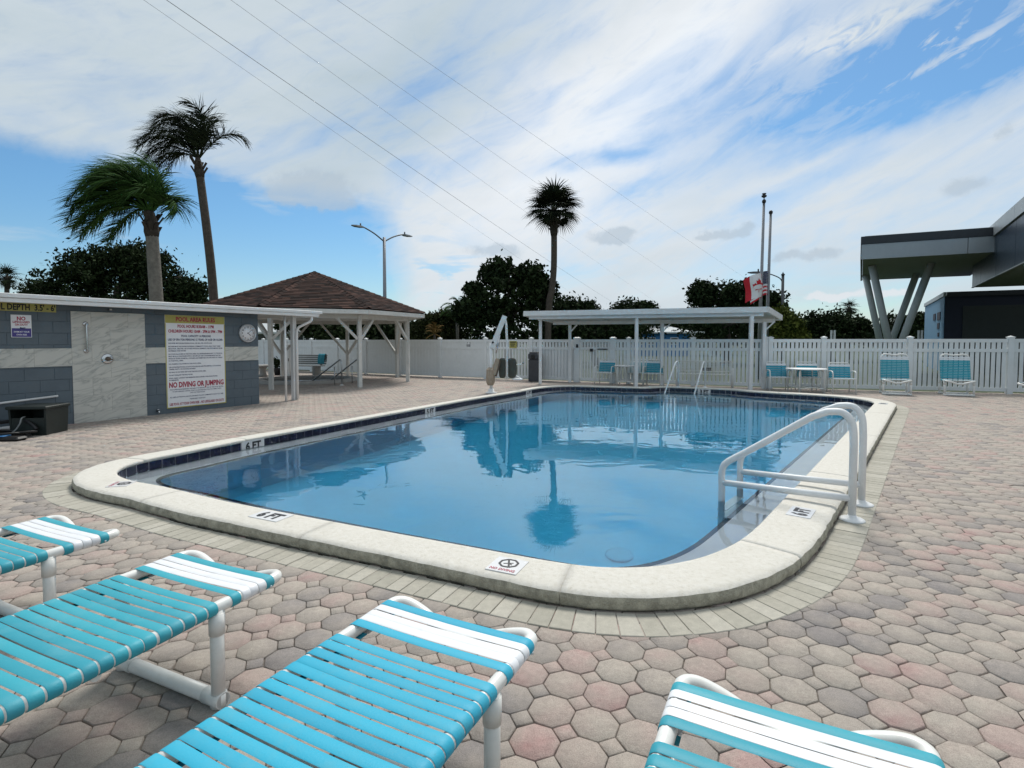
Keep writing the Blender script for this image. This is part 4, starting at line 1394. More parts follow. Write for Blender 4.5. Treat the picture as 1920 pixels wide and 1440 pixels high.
# marble tiles: panel rows in running bond, then the band
for row in range(7):
    z0, z1 = max(.0, row * .305 - .13), min(1.98, row * .305 + .175)
    x = panel[0] - (.0 if row % 2 else .29)
    while x < panel[1] - .02:
        a, b = max(x, panel[0]), min(x + .585, panel[1])
        if b - a > .03: MB().box((a + .0012, -.012, z0 + .0012), (b - .0012, .0, z1 - .0012), .001).build('marble_tile', 'marble_tile', ph)
        x += .585
MB().box((panel[0], -.008, 0), (panel[1], .004, 1.978)).build('tile_bed', 'grout', ph)
for (u0, u1) in ((1.9, 3.45), (4.62, 6.985)):
    n = max(1, round((u1 - u0) / .59)); w = (u1 - u0) / n
    for k in range(n): MB().box((u0 + k * w + .0012, -.0115, band[2]), (u0 + (k + 1) * w - .0012, .0, band[3]), .001).build('marble_tile', 'marble_tile', ph)
    MB().box((u0, -.007, band[2] + .002), (u1, .004, band[3] - .002)).build('tile_bed', 'grout', ph)
# roof with drip edge and gutter
rf = MB().box((-1.5, -.30, 2.085), (8.45, 3.2, 2.20)).build('roof', 'soffit', ph)
MB().box((-1.5, -.405, 2.135), (8.50, -.302, 2.205), .006).build('drip_edge', 'white_paint', rf)
MB().box((-1.5, -.385, 2.062), (8.40, -.303, 2.133), .006).build('gutter', 'white_paint', rf)
MB().box((8.452, -.302, 2.10), (8.50, 3.2, 2.205), .004).build('end_fascia', 'white_paint', rf)
MB().tube(bend([(8.22, -.34, 2.07), (8.22, -.34, 1.96), (7.98, -.10, 1.78), (7.98, -.075, 1.60), (7.98, -.075, 0.02)], .08), .033, 12).build('downspout', 'white_paint', ph)
MB().box((7.905, -.035, -.01), (8.005, .065, 2.085)).build('post', 'white_paint', ph)
MB().tube([(7.58, -.18, 0), (7.58, -.18, 2.085)], .027, 12).build('pole', 'white_paint', ph)
# shower fittings
MB().tube(bend([(3.66, -.012, 1.76), (3.66, -.06, 1.76), (3.66, -.06, 1.28), (3.66, -.012, 1.28)], .035), .015, 12).build('grab_bar', 'chrome', ph)
MB().lathe((3.66, -.012, 1.76), [(.042, 0), (.04, .012), (.02, .016)], 16, 'Y').lathe((3.66, -.012, 1.28), [(.042, 0), (.04, .012), (.02, .016)], 16, 'Y').build('bar_flange', 'chrome', ph)
v_ = MB().lathe((3.98, -.012, 1.13), [(.095, 0), (.094, .01), (.075, .018), (.03, .02)], 28, 'Y').build('shower_valve', 'chrome', ph)
MB().lathe((3.98, -.034, 1.13), [(.042, 0), (.038, .03), (.02, .05)], 18, 'Y').boxd((3.98, -.075, 1.13), (.06, -.01, -.02), .018, .018).build('valve_handle', 'brown_vinyl', v_)
MB().tube([(4.02, -.005, 2.03), (4.02, -.10, 2.03)], .011, 8).lathe((4.02, -.10, 2.02), [(.028, 0), (.018, .03)], 14).build('shower_head', 'chrome', ph)
MB().tube(bend([(4.80, 0, .075), (4.80, -.08, .075), (4.80, -.09, .03)], .02), .016, 10).lathe((4.80, -.04, .10), [(.03, 0), (.03, .012)], 12).build('hose_tap', 'chrome', ph)

# signs on the wall (print is flat)
def wall_sign(name, label, x0, x1, z0, z1, m, y=-.004, thick=.008):
    c = Vector(((x0 + x1) / 2, y, (z0 + z1) / 2))
    Mw = Matrix.Translation(W0) @ Matrix.Rotation(RZW, 4, 'Z')
    t = thing(name, label, 'sign', Mw @ c, RZW)
    w, h = (x1 - x0) / 2, (z1 - z0) / 2
    MB().box((-w, -thick, -h), (w, 0, h), .0015).build('board', m, t)
    return t, w, h
EX, EZ = (1, 0, 0), (0, 0, 1)
t, w, h = wall_sign('depth_sign', 'long yellow sign reading POOL DEPTH 3.5 to 6 feet under the pool house roof', 2.25, 3.25, 1.945, 2.083, 'sign_yellow')
m = MB(); add_text(m, "POOL DEPTH  3.5' - 6'", (.488, -.0095, -.048), EX, EZ, .097, .90, 'R', bold=0.0338); m.build('lettering', 'letter_black', t)
t, w, h = wall_sign('lifeguard_sign', 'small white and purple NO LIFEGUARD ON DUTY sign on the grey block wall', 2.655, 2.915, 1.515, 1.885, 'sign_white')
MB().box((-w + .008, -.0095, -h + .008), (w - .008, -.0083, -h + .150)).build('lower_panel', 'sign_purple', t)
m = MB()
add_text(m, 'NO', (0, -.0095, .095), EX, EZ, .060, .11, bold=0.0382); add_text(m, 'LIFEGUARD', (0, -.0095, .052), EX, EZ, .032, .215, bold=0.0382); add_text(m, 'ON DUTY', (0, -.0095, .008), EX, EZ, .032, .165, bold=0.0382)
m.build('lettering', 'letter_red', t)
m = MB()
add_text(m, 'SWIM AT YOUR', (0, -.0103, -.105), EX, EZ, .024, .20, bold=0.0255); add_text(m, 'OWN RISK', (0, -.0103, -.152), EX, EZ, .024, .135, bold=0.0255); m.build('lettering', 'sign_white', t)
m = MB()
m.lathe((-.01, -.0085, -.028), [(.012, 0), (.012, .0015)], 10, 'Y'); m.boxd((.0, -.0092, -.03), (.05, 0, .004), .001, .012); m.boxd((-.06, -.0092, -.045), (.11, 0, 0), .001, .012); m.build('symbol', 'letter_navy', t)
t, w, h = wall_sign('rules_board', 'tall white POOL AREA RULES board with yellow heading on the grey wall', 4.98, 6.20, .10, 1.985, 'sign_white')
MB().box((-w, -.0095, -h), (w, -.0083, h)).build('border_strip', 'sign_yellow', t) if False else None
MB().box((-w + .004, -.0095, h - .165), (w - .004, -.0083, h - .004)).build('heading_panel', 'sign_yellow', t)
m = MB()
for a in ((-w, -w + .018, -h, h), (w - .018, w, -h, h)): m.box((a[0], -.0093, a[2]), (a[1], -.0082, a[3] - .17))
m.box((-w + .019, -.0093, -h), (w - .019, -.0082, -h + .018)); m.build('border_strip', 'sign_yellow', t)
red, nav = MB(), MB()
Yt = -.0103
def line(mb, s, z, hh, wd, al='C', x=0.0, bold=0.0150): add_text(mb, s, (x, Yt, z), EX, EZ, hh, wd, al, bold=bold)
line(red, 'POOL AREA RULES', h - .125, .085, .80, bold=0.0382)
line(red, 'POOL HOURS 8:30AM - 11PM', h - .255, .060, .74, bold=0.0360)
line(red, 'CHILDREN HOURS 10AM - 2PM & 5PM - 7PM', h - .355, .058, 1.10, bold=0.0360)
line(nav, 'POOL CAPACITY 14 PERSONS', h - .445, .042, .60, bold=0.0277)
line(nav, 'USE OF SPA FOR PERSONS 12 YEARS OF AGE OR OLDER', h - .520, .042, 1.12, bold=0.0277)
L0 = -w + .055
small = [(.585, 'SHOWER BEFORE ENTERING POOL OR SPA, PER STATE LAW', .88), (.650, 'BATHER MUST BE AWARE ENTERING COMMUNITY POOL AREA THAT THEIR', 1.06), (.695, 'BEHAVIOR, ABILITIES, OR OTHER PHYSICAL ELEMENTS ARE PROHIBITED FROM', 1.10),
         (.740, 'ENTERING THE WATER', .34), (.805, 'NO FOOD ALLOWED IN THE POOL AREA. ALL BEVERAGES BROUGHT TO THE POOL', 1.10), (.850, 'MUST BE IN A CONTAINER WITH A SECURE LID AND CONTAINER MUST NOT BE', 1.06),
         (.895, 'MADE OF GLASS OR METAL. COOLERS ARE PERMITTED ON THE DECK AT TABLES', 1.10), (.940, 'IN THE POOL AREA', .28), (1.005, 'NO ANIMALS ALLOWED IN THE POOL AREA', .64), (1.070, 'USE OF RECREATIONAL FLOATATION DEVICES ARE PROHIBITED, I.E. FLOATING', 1.06),
         (1.112, 'CHAIRS, RAFTS, OR NOODLE BOARDS', .52), (1.172, 'NO BALLS OF ANY KIND ARE TO BE THROWN IN POOL AREA', .74), (1.232, 'DO NOT SWALLOW THE POOL WATER', .46), (1.292, 'POOL AREA CANNOT BE RESERVED EXCLUSIVELY FOR FUNCTIONS', .98), (1.334, 'BY RESIDENTS', .18)]
for (dz, s, wd) in small: line(nav, s, h - dz, .024, min(wd, 2 * w - .1), 'L', L0, .022)
line(red, 'NO DIVING OR JUMPING', h - 1.470, .105, 1.12, bold=0.0382)
for (dz, s, wd) in ((1.525, 'THE SUPERVISOR RESERVES THE RIGHT TO RESTRICT USE OF THE POOL OR SPA', 1.10), (1.568, 'TO ANY RESIDENT, VISITOR, GUEST OR ANYONE WHO FAILS TO COMPLY WITH', 1.0), (1.610, 'ANY OF THESE RULES', .30),
                    (1.680, 'ALL USERS OF THE POOL AND SPA AREA MUST FOLLOW COMMUNITY RULES AT ALL TIMES', 1.10), (1.738, 'PLEASE ENJOY YOUR STAY', .32)):
    line(nav, s, h - dz, .024, wd, bold=0.0128)
line(red, 'USE POOL AT YOUR OWN RISK - NO LIFEGUARD ON DUTY', h - 1.835, .052, 1.12, bold=0.0232)
red.build('lettering', 'letter_red', t); nav.build('lettering', 'letter_navy', t)
# wall clock
Mw = Matrix.Translation(W0) @ Matrix.Rotation(RZW, 4, 'Z')
ck = thing('wall_clock', 'round white wall clock with silver rim at the end of the pool house wall', 'clock', Mw @ Vector((6.73, -.002, 1.635)), RZW)
MB().lathe((0, 0, 0), [(.205, 0), (.207, .03), (.195, .045), (.182, .045), (.176, .030)], 40, 'Y', caps=False).build('rim', 'clock_rim', ck)
MB().lathe((0, 0, 0), [(.18, .0), (.18, .028)], 40, 'Y').build('dial', 'sign_white', ck)
m = MB()
for k in range(12):
    a = R(90 - 30 * (k + 1)); add_text(m, str(k + 1), (.135 * math.cos(a), -.0295, .135 * math.sin(a) - .016), EX, EZ, .034, bold=0.0255)
for k in range(60):
    a = R(6 * k); m.boxd((.163 * math.cos(a), -.0292, .163 * math.sin(a)), (.009 * math.cos(a), 0, .009 * math.sin(a)), .0006, .003, up=(0, 1, 0))
m.build('numerals', 'letter_black', ck)
m = MB()
for (ang, L, wd) in ((52, .125, .007), (128, .085, .011)):
    a = R(90 - ang); m.boxd((-.02 * math.cos(a), -.031, -.02 * math.sin(a)), ((L + .02) * math.cos(a), 0, (L + .02) * math.sin(a)), wd if False else .002, wd, up=(0, 0, 1) if False else (-math.sin(a), 0, math.cos(a)))
m.lathe((0, -.030, 0), [(.010, 0), (.010, .005)], 12, 'Y'); m.build('hands', 'letter_black', ck)

# things at the foot of the wall
bx = thing('hose_box', 'dark green tapered hose box with open front at the foot of the wall', 'hose box', G(75, 812), R(6))
def taper(x0, x1, y0, y1, z0, z1, k):
    return [(x0 * k, y0 * k, z0), (x1 * k, y0 * k, z0), (x1 * k, y1 * k, z0), (x0 * k, y1 * k, z0), (x0, y0, z1), (x1, y0, z1), (x1, y1, z1), (x0, y1, z1)]
BF = [(3, 2, 1, 0), (4, 5, 6, 7), (0, 1, 5, 4), (1, 2, 6, 5), (2, 3, 7, 6), (3, 0, 4, 7)]
hw = .27
m = MB()
for vs in (taper(-hw, -hw + .03, -.24, .24, 0, .40, .94), taper(hw - .03, hw, -.24, .24, 0, .40, .94), taper(-hw + .031, hw - .031, .2, .24, 0, .40, .94)): m.add(vs, BF)
m.add([(-hw * .94 + .03, -.225, 0), (hw * .94 - .03, -.225, 0), (hw * .94 - .03, -.195, 0), (-hw * .94 + .03, -.195, 0), (-hw + .04, -.232, .27), (hw - .04, -.232, .27), (hw - .04, -.2, .27), (-hw + .04, -.2, .27)], BF)
m.box((-hw * .94 + .03, -.19, .01), (hw * .94 - .03, .19, .04)); m.build('body', 'dark_plastic', bx)
MB().box((-hw - .02, -.27, .402), (hw + .02, .26, .452), .012).build('lid', 'dark_plastic', bx)
m = MB().tube(spline([(-.06, -.20, .29), (-.065, -.26, .27), (-.08, -.285, .18), (-.16, -.30, .07), (-.30, -.32, .03), (-.46, -.30, .025)], 6), .011, 8); 
m.build('hose_end', 'bench_grey', bx)
hs = thing('garden_hose', 'tangle of black hose lying on the deck left of the dark hose box', 'hose', G(22, 822))
o_ = Vector(hs.location)
m = MB()
r2 = random.Random(4)
for k in range(3):
    pts = []
    for j in range(26):
        a = j / 25 * 2 * math.pi * 1.6 + k * 1.3; rr = .20 + .06 * math.sin(a * 1.7 + k) + .03 * k
        pts.append((-.12 + rr * 1.35 * math.cos(a), .03 + rr * .75 * math.sin(a), .022 + .03 * k + .015 * math.sin(a * 2.3)))
    m.tube(spline(pts, 2), .017, 8)
m.build('coil', 'black_rubber', hs)
MB().tube(spline([(-.9, .35, .14), (-.4, .30, .20), (-.06, .26, .24), (.12, .22, .17), (.20, .2, .1)], 6), .028, 10).build('pipe', 'black_rubber', hs)
vc = thing('pool_cleaner_head', 'flat black cleaner head with blue patch on the deck at the left edge', 'cleaner head', G(18, 826))
MB().box((-.18, -.09, .0), (.20, .09, .06), .025).build('shell', 'black_rubber', vc)
MB().box((-.16, -.07, .061), (-.03, .07, .075), .008).build('patch', 'house_blue', vc)
pw = thing('white_pole', 'slim white pole leaning low against the grey wall above the hose box', 'pole', Mw @ Vector((2.1, -.06, .40)))
MB().tube([Mw @ Vector((1.0, -.05, .36)), Mw @ Vector((3.22, -.05, .515))], .017, 10).build('shaft', 'white_paint', pw, world=True)
pw2 = thing('white_pole', 'white pole lying on the deck behind the black hose at the left edge', 'pole', Mw @ Vector((1.6, -.12, .1)))
MB().tube([Mw @ Vector((.6, -.10, .035)), Mw @ Vector((2.60, -.10, .06))], .03, 10).build('shaft', 'white_paint', pw2, world=True)

# ------------------------------------------------------------------ gazebo over the spa
GC = Vector((-7.1, 19.3, 0)); G0 = R(-92)
gz = thing('gazebo', 'white octagonal gazebo with brown shingled roof over the spa', 'gazebo', GC)
def oct_(r, z, k): a = G0 + k * math.pi / 4; return Vector((GC.x + r * math.cos(a), GC.y + r * math.sin(a), z))
RE, RP = 3.95, 3.35
ZE, ZA = 2.44, 3.93
for k in range(8):
    p = oct_(RP, 0, k)
    a = G0 + k * math.pi / 4
    m = MB(); m.boxd(p - Vector((0, 0, .01)), (0, 0, 2.30), .115, .115, up=(math.cos(a), math.sin(a), 0)); po = m.build('post', 'gazebo_paint', gz, world=True)
    for s in (-1, 1):
        q = oct_(RP, 0, k + s); d = (q - p).normalized()
        far = k in (3, 4, 5); m = MB(); m.boxd(p + d * .05 + Vector((0, 0, .95 if far else 1.52)), d * (1.0 if far else .62) + Vector((0, 0, 1.23 if far else .66)), .085, .085); m.build('brace', 'gazebo_paint', gz, world=True)
for k in range(8):
    a, b = oct_(RP, 2.24, k), oct_(RP, 2.24, k + 1); d = b - a
    m = MB(); m.boxd(a + d * .018, d * .964, .09, .16); m.build('beam', 'gazebo_paint', gz, world=True)
    a, b = oct_(RE + .01, ZE - .085, k), oct_(RE + .01, ZE - .085, k + 1)
    m = MB(); m.boxd(a, b - a, .03, .13); m.build('fascia', 'gazebo_paint', gz, world=True)
m = MB()
vs = [oct_(RE - .02, ZE - .14, k) for k in range(8)]
m.add(vs, [tuple(reversed(range(8)))]); m.build('soffit', 'gazebo_paint', gz, world=True)
apex = Vector((GC.x, GC.y, ZA))
m = MB(); m.add([oct_(RE - .02, ZE - .03, k) for k in range(8)] + [apex - Vector((0, 0, .03))], [(k, (k + 1) % 8, 8) for k in range(8)]); m.build('roof_deck', 'boot', gz, world=True)
sm = MB(); rows = 26
for k in range(8):
    a, b = oct_(RE + .03, ZE, k), oct_(RE + .03, ZE, k + 1)
    up = (apex - (a + b) / 2); nrm = (b - a).cross(apex - a).normalized()
    for r_ in range(rows):
        f0, f1 = r_ / rows, (r_ + 1.25) / rows
        pa, pb = a.lerp(apex, f0), b.lerp(apex, f0); qa_, qb_ = a.lerp(apex, min(1, f1)), b.lerp(apex, min(1, f1))
        L = (pb - pa).length; n = max(1, int(L / .26)); o = rng.random() / n
        cuts = [0] + [min(1, max(0, (j + o) / n + rng.uniform(-.25, .25) / n)) for j in range(n)] + [1]
        cuts = sorted(cuts)
        for c0, c1 in zip(cuts, cuts[1:]):
            if c1 - c0 < .02 / max(L, .02): continue
            l0 = .022 + rng.uniform(0, .007)
            A_, B_ = pa.lerp(pb, c0) + nrm * l0, pa.lerp(pb, c1) + nrm * l0
            C_, D_ = qa_.lerp(qb_, c1) + nrm * .004, qa_.lerp(qb_, c0) + nrm * .004
            sm.add([A_, B_, C_, D_, A_ - nrm * .016, B_ - nrm * .016], [(0, 1, 2, 3), (4, 5, 1, 0)])
o = sm.build('shingles', 'roof_shingle', gz, world=True); o['kind'] = 'stuff'
hc = MB()
for k in range(8):
    a = oct_(RE + .04, ZE + .02, k); d = apex - a; n = 20
    side = Vector((-math.sin(G0 + k * math.pi / 4), math.cos(G0 + k * math.pi / 4), 0))
    for j in range(n):
        p, q = a + d * (j / n), a + d * ((j + 1.2) / n)
        u = Vector((0, 0, .05)); dn = Vector((0, 0, -.02))
        hc.add([p + u, p + side * .13 + dn * .5, q + side * .13 + dn * .5 - u * .3, q + u * .6, p - side * .13 + dn * .5, q - side * .13 + dn * .5 - u * .3], [(0, 3, 2, 1), (0, 4, 5, 3)])
o = hc.build('ridge_cap', 'roof_shingle', gz, world=True); o['kind'] = 'stuff'
# spa
sp = thing('spa', 'round sunken spa with pale rim and dark water under the gazebo', 'spa', (-7.5, 19.5, 0))
MB().lathe((0, 0, -.01), [(1.78, 0), (1.78, .10), (1.74, .12), (1.50, .12), (1.48, .10), (1.48, .02)], 48, caps=False).build('rim', 'concrete', sp)
MB().lathe((0, 0, .03), [(1.49, 0), (1.49, .004)], 48).build('spa_water', 'spa_water', sp)
g2 = 'handrails of the spa'
def spa_rail(foot, end, label):
    f, e = Vector(foot), Vector(end)
    t = thing('spa_handrail', label, 'handrail', f, group=g2)
    d = e - f; L = Vector((d.x, d.y, 0)).length; u = Vector((d.x, d.y, 0)).normalized()
    q = lambda x, z: f + u * x + Vector((0, 0, z))
    MB().tube([q(0, 0)] + spline([q(0, .62), q(.02, .76), q(.09, .84), q(.20, .80)], 6) + [q(L, e.z)], .024, 10).build('rail', 'steel', t, world=True)
    MB().tube([q(.42, 0), q(.42, .28), q(.42, .60)], .018, 8).build('stay', 'steel', t, world=True)
    MB().lathe(f, [(.07, 0), (.06, .015), (.03, .03)], 16).build('flange', 'white_paint', t, world=True)
spa_rail(G(641, 722.5), Vector((-7.05, 18.75, .05)), 'grey bent handrail of the spa, left one of the pair, nearer us')
spa_rail(G(675, 719.5), Vector((-6.55, 19.2, .05)), 'grey bent handrail of the spa, right one of the pair, beside the gazebo post')
# bench behind the spa
b0, b1 = Vector((-9.95, 23.0, 0)), Vector((-8.0, 22.35, 0))
bb = thing('slatted_bench', 'grey slatted park bench by the plank fence behind the spa', 'bench', (b0 + b1) / 2)
bb.rotation_euler = (0, 0, math.atan2((b1 - b0).y, (b1 - b0).x)); L = (b1 - b0).length / 2
for k in range(5): MB().box((-L, .30 + .02 * k, .47 + k * .085), (L, .335 + .02 * k, .535 + k * .085), .006).build('back_slat', 'bench_grey', bb)
for k in range(5): MB().box((-L, -.16 + k * .09, .40), (L, -.085 + k * .09, .435), .006).build('seat_slat', 'bench_grey', bb)
for sx in (-.72, .72):
    MB().box((sx * L - .06, -.14, 0), (sx * L + .06, .26, .398), .01).build('leg', 'bench_grey', bb)
    MB().boxd((sx * L, .35, .40), (0, .09, .48), .09, .03).build('back_post', 'bench_grey', bb)
tw = thing('towel', 'teal towel hung over the right end of the slatted bench back', 'towel', (b0 + b1) / 2); tw.rotation_euler = bb.rotation_euler
m = MB(); nx = 8
rows_ = [(.45, .52), (.395, .72), (.375, .86), (.41, .90), (.46, .86), (.47, .6)]
vs = []
for i in range(nx + 1):
    for (y, z) in [(.275, .50), (.27, .66), (.315, .86), (.36, .925), (.44, .90), (.46, .62)]:
        vs.append((L - .40 + .34 * i / nx, y - .012 * math.sin(i * 1.7), z))
fs = [(i * 6 + k, i * 6 + 6 + k, i * 6 + 7 + k, i * 6 + k + 1) for i in range(nx) for k in range(5)]
m.add(vs, fs, True).build('cloth', 'fabric_teal', tw)
# cabinet, planter and stone table beside the spa
cb = thing('utility_cabinet', 'narrow white utility cabinet behind the porch posts of the pool house', 'cabinet', G(540, 704.5), R(-8))
MB().box((-.15, -.10, 0), (.15, .14, 1.30), .01).build('body', 'white_vinyl', cb)
MB().box((-.13, -.112, .08), (.13, -.101, 1.22), .004).build('door', 'white_paint', cb)
MB().box((.09, -.125, .62), (.11, -.112, .74)).build('handle', 'black_rubber', cb)
MB().box((-.16, -.11, 1.302), (.16, .15, 1.34), .01).build('top', 'white_paint', cb)
# ------------------------------------------------------------------ trees
def leaves_mesh(name, centres, size, rs, m, asp=.5):
    c = np.asarray(centres); n = len(c)
    d = rs.normal(size=(n, 3)); d /= np.linalg.norm(d, axis=1)[:, None]
    e = rs.normal(size=(n, 3)); e -= d * (d * e).sum(1)[:, None]; e /= np.linalg.norm(e, axis=1)[:, None]
    s = size * rs.uniform(.6, 1.35, n)[:, None]
    v = np.stack([c - d * s * .5, c + e * s * asp * .5, c + d * s * .5, c - e * s * asp * .5], 1)
    f = np.arange(n * 4).reshape(n, 4)
    me = np_mesh(name, v.reshape(-1, 3), f)
    me.materials.append(MATS[m])
    return me
def crown_points(lobes, per, rs, clump=.5, nclump=60):
    """lobes: [(centre, radii)]; leaf centres gathered in clumps, ragged at the rim"""
    out = []
    for (c, r) in lobes:
        c, r = np.array(c), np.array(r)
        k = int(nclump)
        d = rs.normal(size=(k, 3)); d /= np.linalg.norm(d, axis=1)[:, None]
        rad = rs.uniform(.35, 1.0, k) ** .45
        cc = c + d * rad[:, None] * r * rs.uniform(.88, 1.08, k)[:, None]
        cs = clump * rs.uniform(.55, 1.25, k)
        for q, s in zip(cc, cs):
            m = int(per * rs.uniform(.6, 1.3))
            g = rs.normal(size=(m, 3)); g *= (s * rs.uniform(.2, 1, m) ** .5 / np.linalg.norm(g, axis=1))[:, None]
            out.append(q + g * np.array([1, 1, .75]))
        core = rs.normal(size=(int(k * per * .35), 3)) * .42
        out.append(c + core * r)
    p = np.concatenate(out)
    return p[p[:, 2] > .15]
def tree(name, label, base, lobes, leaf, lm, per=70, nclump=60, clump=.6, trunk=.18, seed=1, grp='trees beyond the fence', asp=.5, limbs=5):
    rs = np.random.RandomState(seed)
    t = thing(name, label, 'tree', base, group=grp)
    b = Vector(base)
    m = MB()
    c0 = Vector(lobes[0][0])
    h = c0.z
    mid_ = b.lerp(c0, .5) + Vector((rs.uniform(-.2, .2), rs.uniform(-.2, .2), 0))
    m.tube(spline([b - Vector((0, 0, .1)), mid_, c0], 5), [trunk * (1.25 - .75 * k / 10) for k in range(11)], 9)
    for k in range(limbs):
        lb_ = lobes[k % len(lobes)]
        a = rs.uniform(0, 6.28); e = Vector(lb_[0]) + Vector((math.cos(a) * lb_[1][0], math.sin(a) * lb_[1][1], rs.uniform(0, .8) * lb_[1][2])) * .75
        s0 = b.lerp(c0, rs.uniform(.45, .9))
        m.tube(spline([s0, s0.lerp(e, .5) + Vector((0, 0, .25)), e], 4), [trunk * .5 * (1 - .8 * j / 8) for j in range(9)], 6)
    m.build('trunk', 'bark', t, world=True)
    p = crown_points(lobes, per, rs, clump, nclump) - np.array(base)
    link('crown', leaves_mesh('crown', p, leaf, rs, lm, asp), None, t)
    return t
def X(px, D): return (px - 960) * D / 1000.0
def Z(py, D): return EYE + (640 - py) * D / 1000.0
def lobe(px, py, rx, ry, D, dy=0.0, depth=None):
    """lobe seen at a surveyed direction and distance, half sizes in pixels of the photograph"""
    return ((X(px, D), D + dy, Z(py, D)), (rx * D / 1000, depth or rx * D / 1000 * .8, ry * D / 1000))
D = 31
tree('oak_tree', 'broad dark oak tree rising behind the pool house roof, left of the palms', (X(225, D), D, -.05),
     [lobe(225, 535, 105, 66, D), lobe(135, 550, 70, 55, D), lobe(310, 545, 60, 48, D), lobe(190, 500, 60, 36, D), lobe(265, 490, 52, 32, D), lobe(352, 556, 34, 30, D), lobe(85, 575, 40, 45, D), lobe(220, 600, 150, 40, D)],
     .22, 'leaf_oak', 60, 62, .62, .3, 11)
D = 31
tree('magnolia_tree', 'large dark magnolia tree with big leaves just left of the sabal palm', (X(955, D), D, -.05),
     [lobe(950, 560, 62, 58, D), lobe(935, 515, 30, 28, D), lobe(995, 522, 28, 26, D), lobe(985, 565, 50, 45, D), lobe(905, 590, 45, 40, D), lobe(1015, 545, 24, 30, D), lobe(960, 610, 80, 40, D), lobe(890, 545, 12, 12, D), lobe(875, 585, 26, 20, D)],
     .27, 'leaf_oak', 44, 34, .42, .26, 12, asp=.6)
D = 40
tree('dense_tree', 'dark bushy tree right of the sabal palm, over the left end of the shelter', (X(1075, D), D, -.05),
     [lobe(1060, 580, 42, 26, D), lobe(1090, 582, 30, 22, D), lobe(1075, 615, 70, 32, D)], .28, 'leaf_oak', 50, 40, .55, .22, 13)
D = 46
tree('dense_tree', 'dome shaped dark tree showing above the middle of the shelter roof', (X(1178, D), D, -.05),
     [lobe(1178, 582, 40, 20, D), lobe(1210, 580, 14, 12, D), lobe(1180, 612, 62, 30, D)], .28, 'leaf_oak', 50, 42, .55, .22, 14)
D = 36
tree('dense_tree', 'large dark tree behind the two flags', (X(1360, D), D, -.05),
     [lobe(1355, 560, 56, 30, D), lobe(1318, 552, 26, 22, D), lobe(1395, 560, 44, 32, D), lobe(1440, 575, 26, 28, D), lobe(1365, 605, 95, 36, D)], .27, 'leaf_oak', 50, 46, .6, .26, 15)
D = 24
tree('leafy_shrub', 'yellow green bush at the right end of the shelter roof', (X(1468, D), D, -.05),
     [lobe(1462, 600, 22, 26, D), lobe(1452, 622, 24, 26, D), lobe(1480, 612, 20, 22, D), lobe(1488, 632, 22, 18, D)], .16, 'leaf_bush', 60, 40, .3, .08, 16)
D = 40
tree('dense_tree', 'rounded dark tree between the bush and the white canopy columns', (X(1560, D), D, -.05),
     [lobe(1555, 605, 44, 24, D), lobe(1590, 612, 34, 20, D), lobe(1515, 614, 28, 18, D), lobe(1565, 628, 70, 22, D), lobe(1620, 630, 34, 12, D)], .27, 'leaf_oak', 50, 44, .5, .22, 17)
D = 42
tree('dense_tree', 'dark tree seen behind the V shaped columns', (X(1705, D), D, -.05),
     [lobe(1705, 612, 36, 22, D), lobe(1722, 605, 20, 14, D), lobe(1690, 630, 50, 20, D), lobe(1740, 625, 30, 22, D)], .27, 'leaf_oak', 50, 40, .5, .22, 18)
D = 30
tree('dense_tree', 'low dark tree behind the middle of the gazebo', (X(640, D), D, -.05),
     [lobe(650, 612, 62, 26, D), lobe(600, 606, 40, 24, D), lobe(710, 614, 50, 24, D), lobe(660, 634, 90, 22, D)], .25, 'leaf_oak', 55, 46, .5, .2, 19)
D = 34
tree('dense_tree', 'low olive green tree right of the gazebo behind the plank fence', (X(815, D), D, -.05),
     [lobe(812, 612, 30, 22, D), lobe(838, 600, 18, 16, D), lobe(790, 622, 26, 18, D), lobe(850, 615, 34, 24, D), lobe(820, 634, 60, 18, D)], .22, 'leaf_olive', 50, 40, .42, .18, 20)
D = 33
tree('dense_tree', 'wide dark tree seen beneath the left half of the shelter roof', (X(1120, D), D, -.05),
     [lobe(1110, 618, 60, 26, D), lobe(1165, 620, 40, 24, D), lobe(1050, 622, 40, 24, D)], .26, 'leaf_oak', 55, 46, .5, .2, 21)
D = 60
tree('dense_tree', 'dark tree behind the blue house under the shelter roof', (X(1340, D), D, -.05),
     [lobe(1330, 612, 50, 18, D), lobe(1395, 612, 50, 18, D), lobe(1270, 606, 40, 14, D), lobe(1210, 606, 50, 14, D)], .4, 'leaf_oak', 50, 46, .9, .3, 22)
D = 34
tree('dense_tree', 'small dark tree behind the pool house porch posts', (X(545, D), D, -.05),
     [lobe(555, 600, 16, 12, D), lobe(580, 596, 22, 14, D), lobe(530, 612, 12, 10, D)], .2, 'leaf_oak', 45, 26, .3, .16, 23)
# far wood along the horizon, one mass
rs = np.random.RandomState(40)
pts = []
for k in range(520):
    a = R(rs.uniform(-58, 58)); d = rs.uniform(95, 125); h = 2.2 + 2.6 * mnoise.noise(Vector((a * 9, 0, 0))) + rs.uniform(0, 2.0)
    q = np.array([d * math.sin(a), d * math.cos(a), 0.0])
    g = rs.normal(size=(26, 3)) * np.array([1.5, 1.5, .9]); pts.append(q + g + np.array([0, 0, max(.8, rs.uniform(.3, 1) * h)]))
o = link('far_trees', leaves_mesh('far_trees', np.concatenate(pts), 1.0, rs, 'leaf_oak', .7), None)
tag(o, 'dark line of far trees along the horizon', 'trees', kind='stuff')

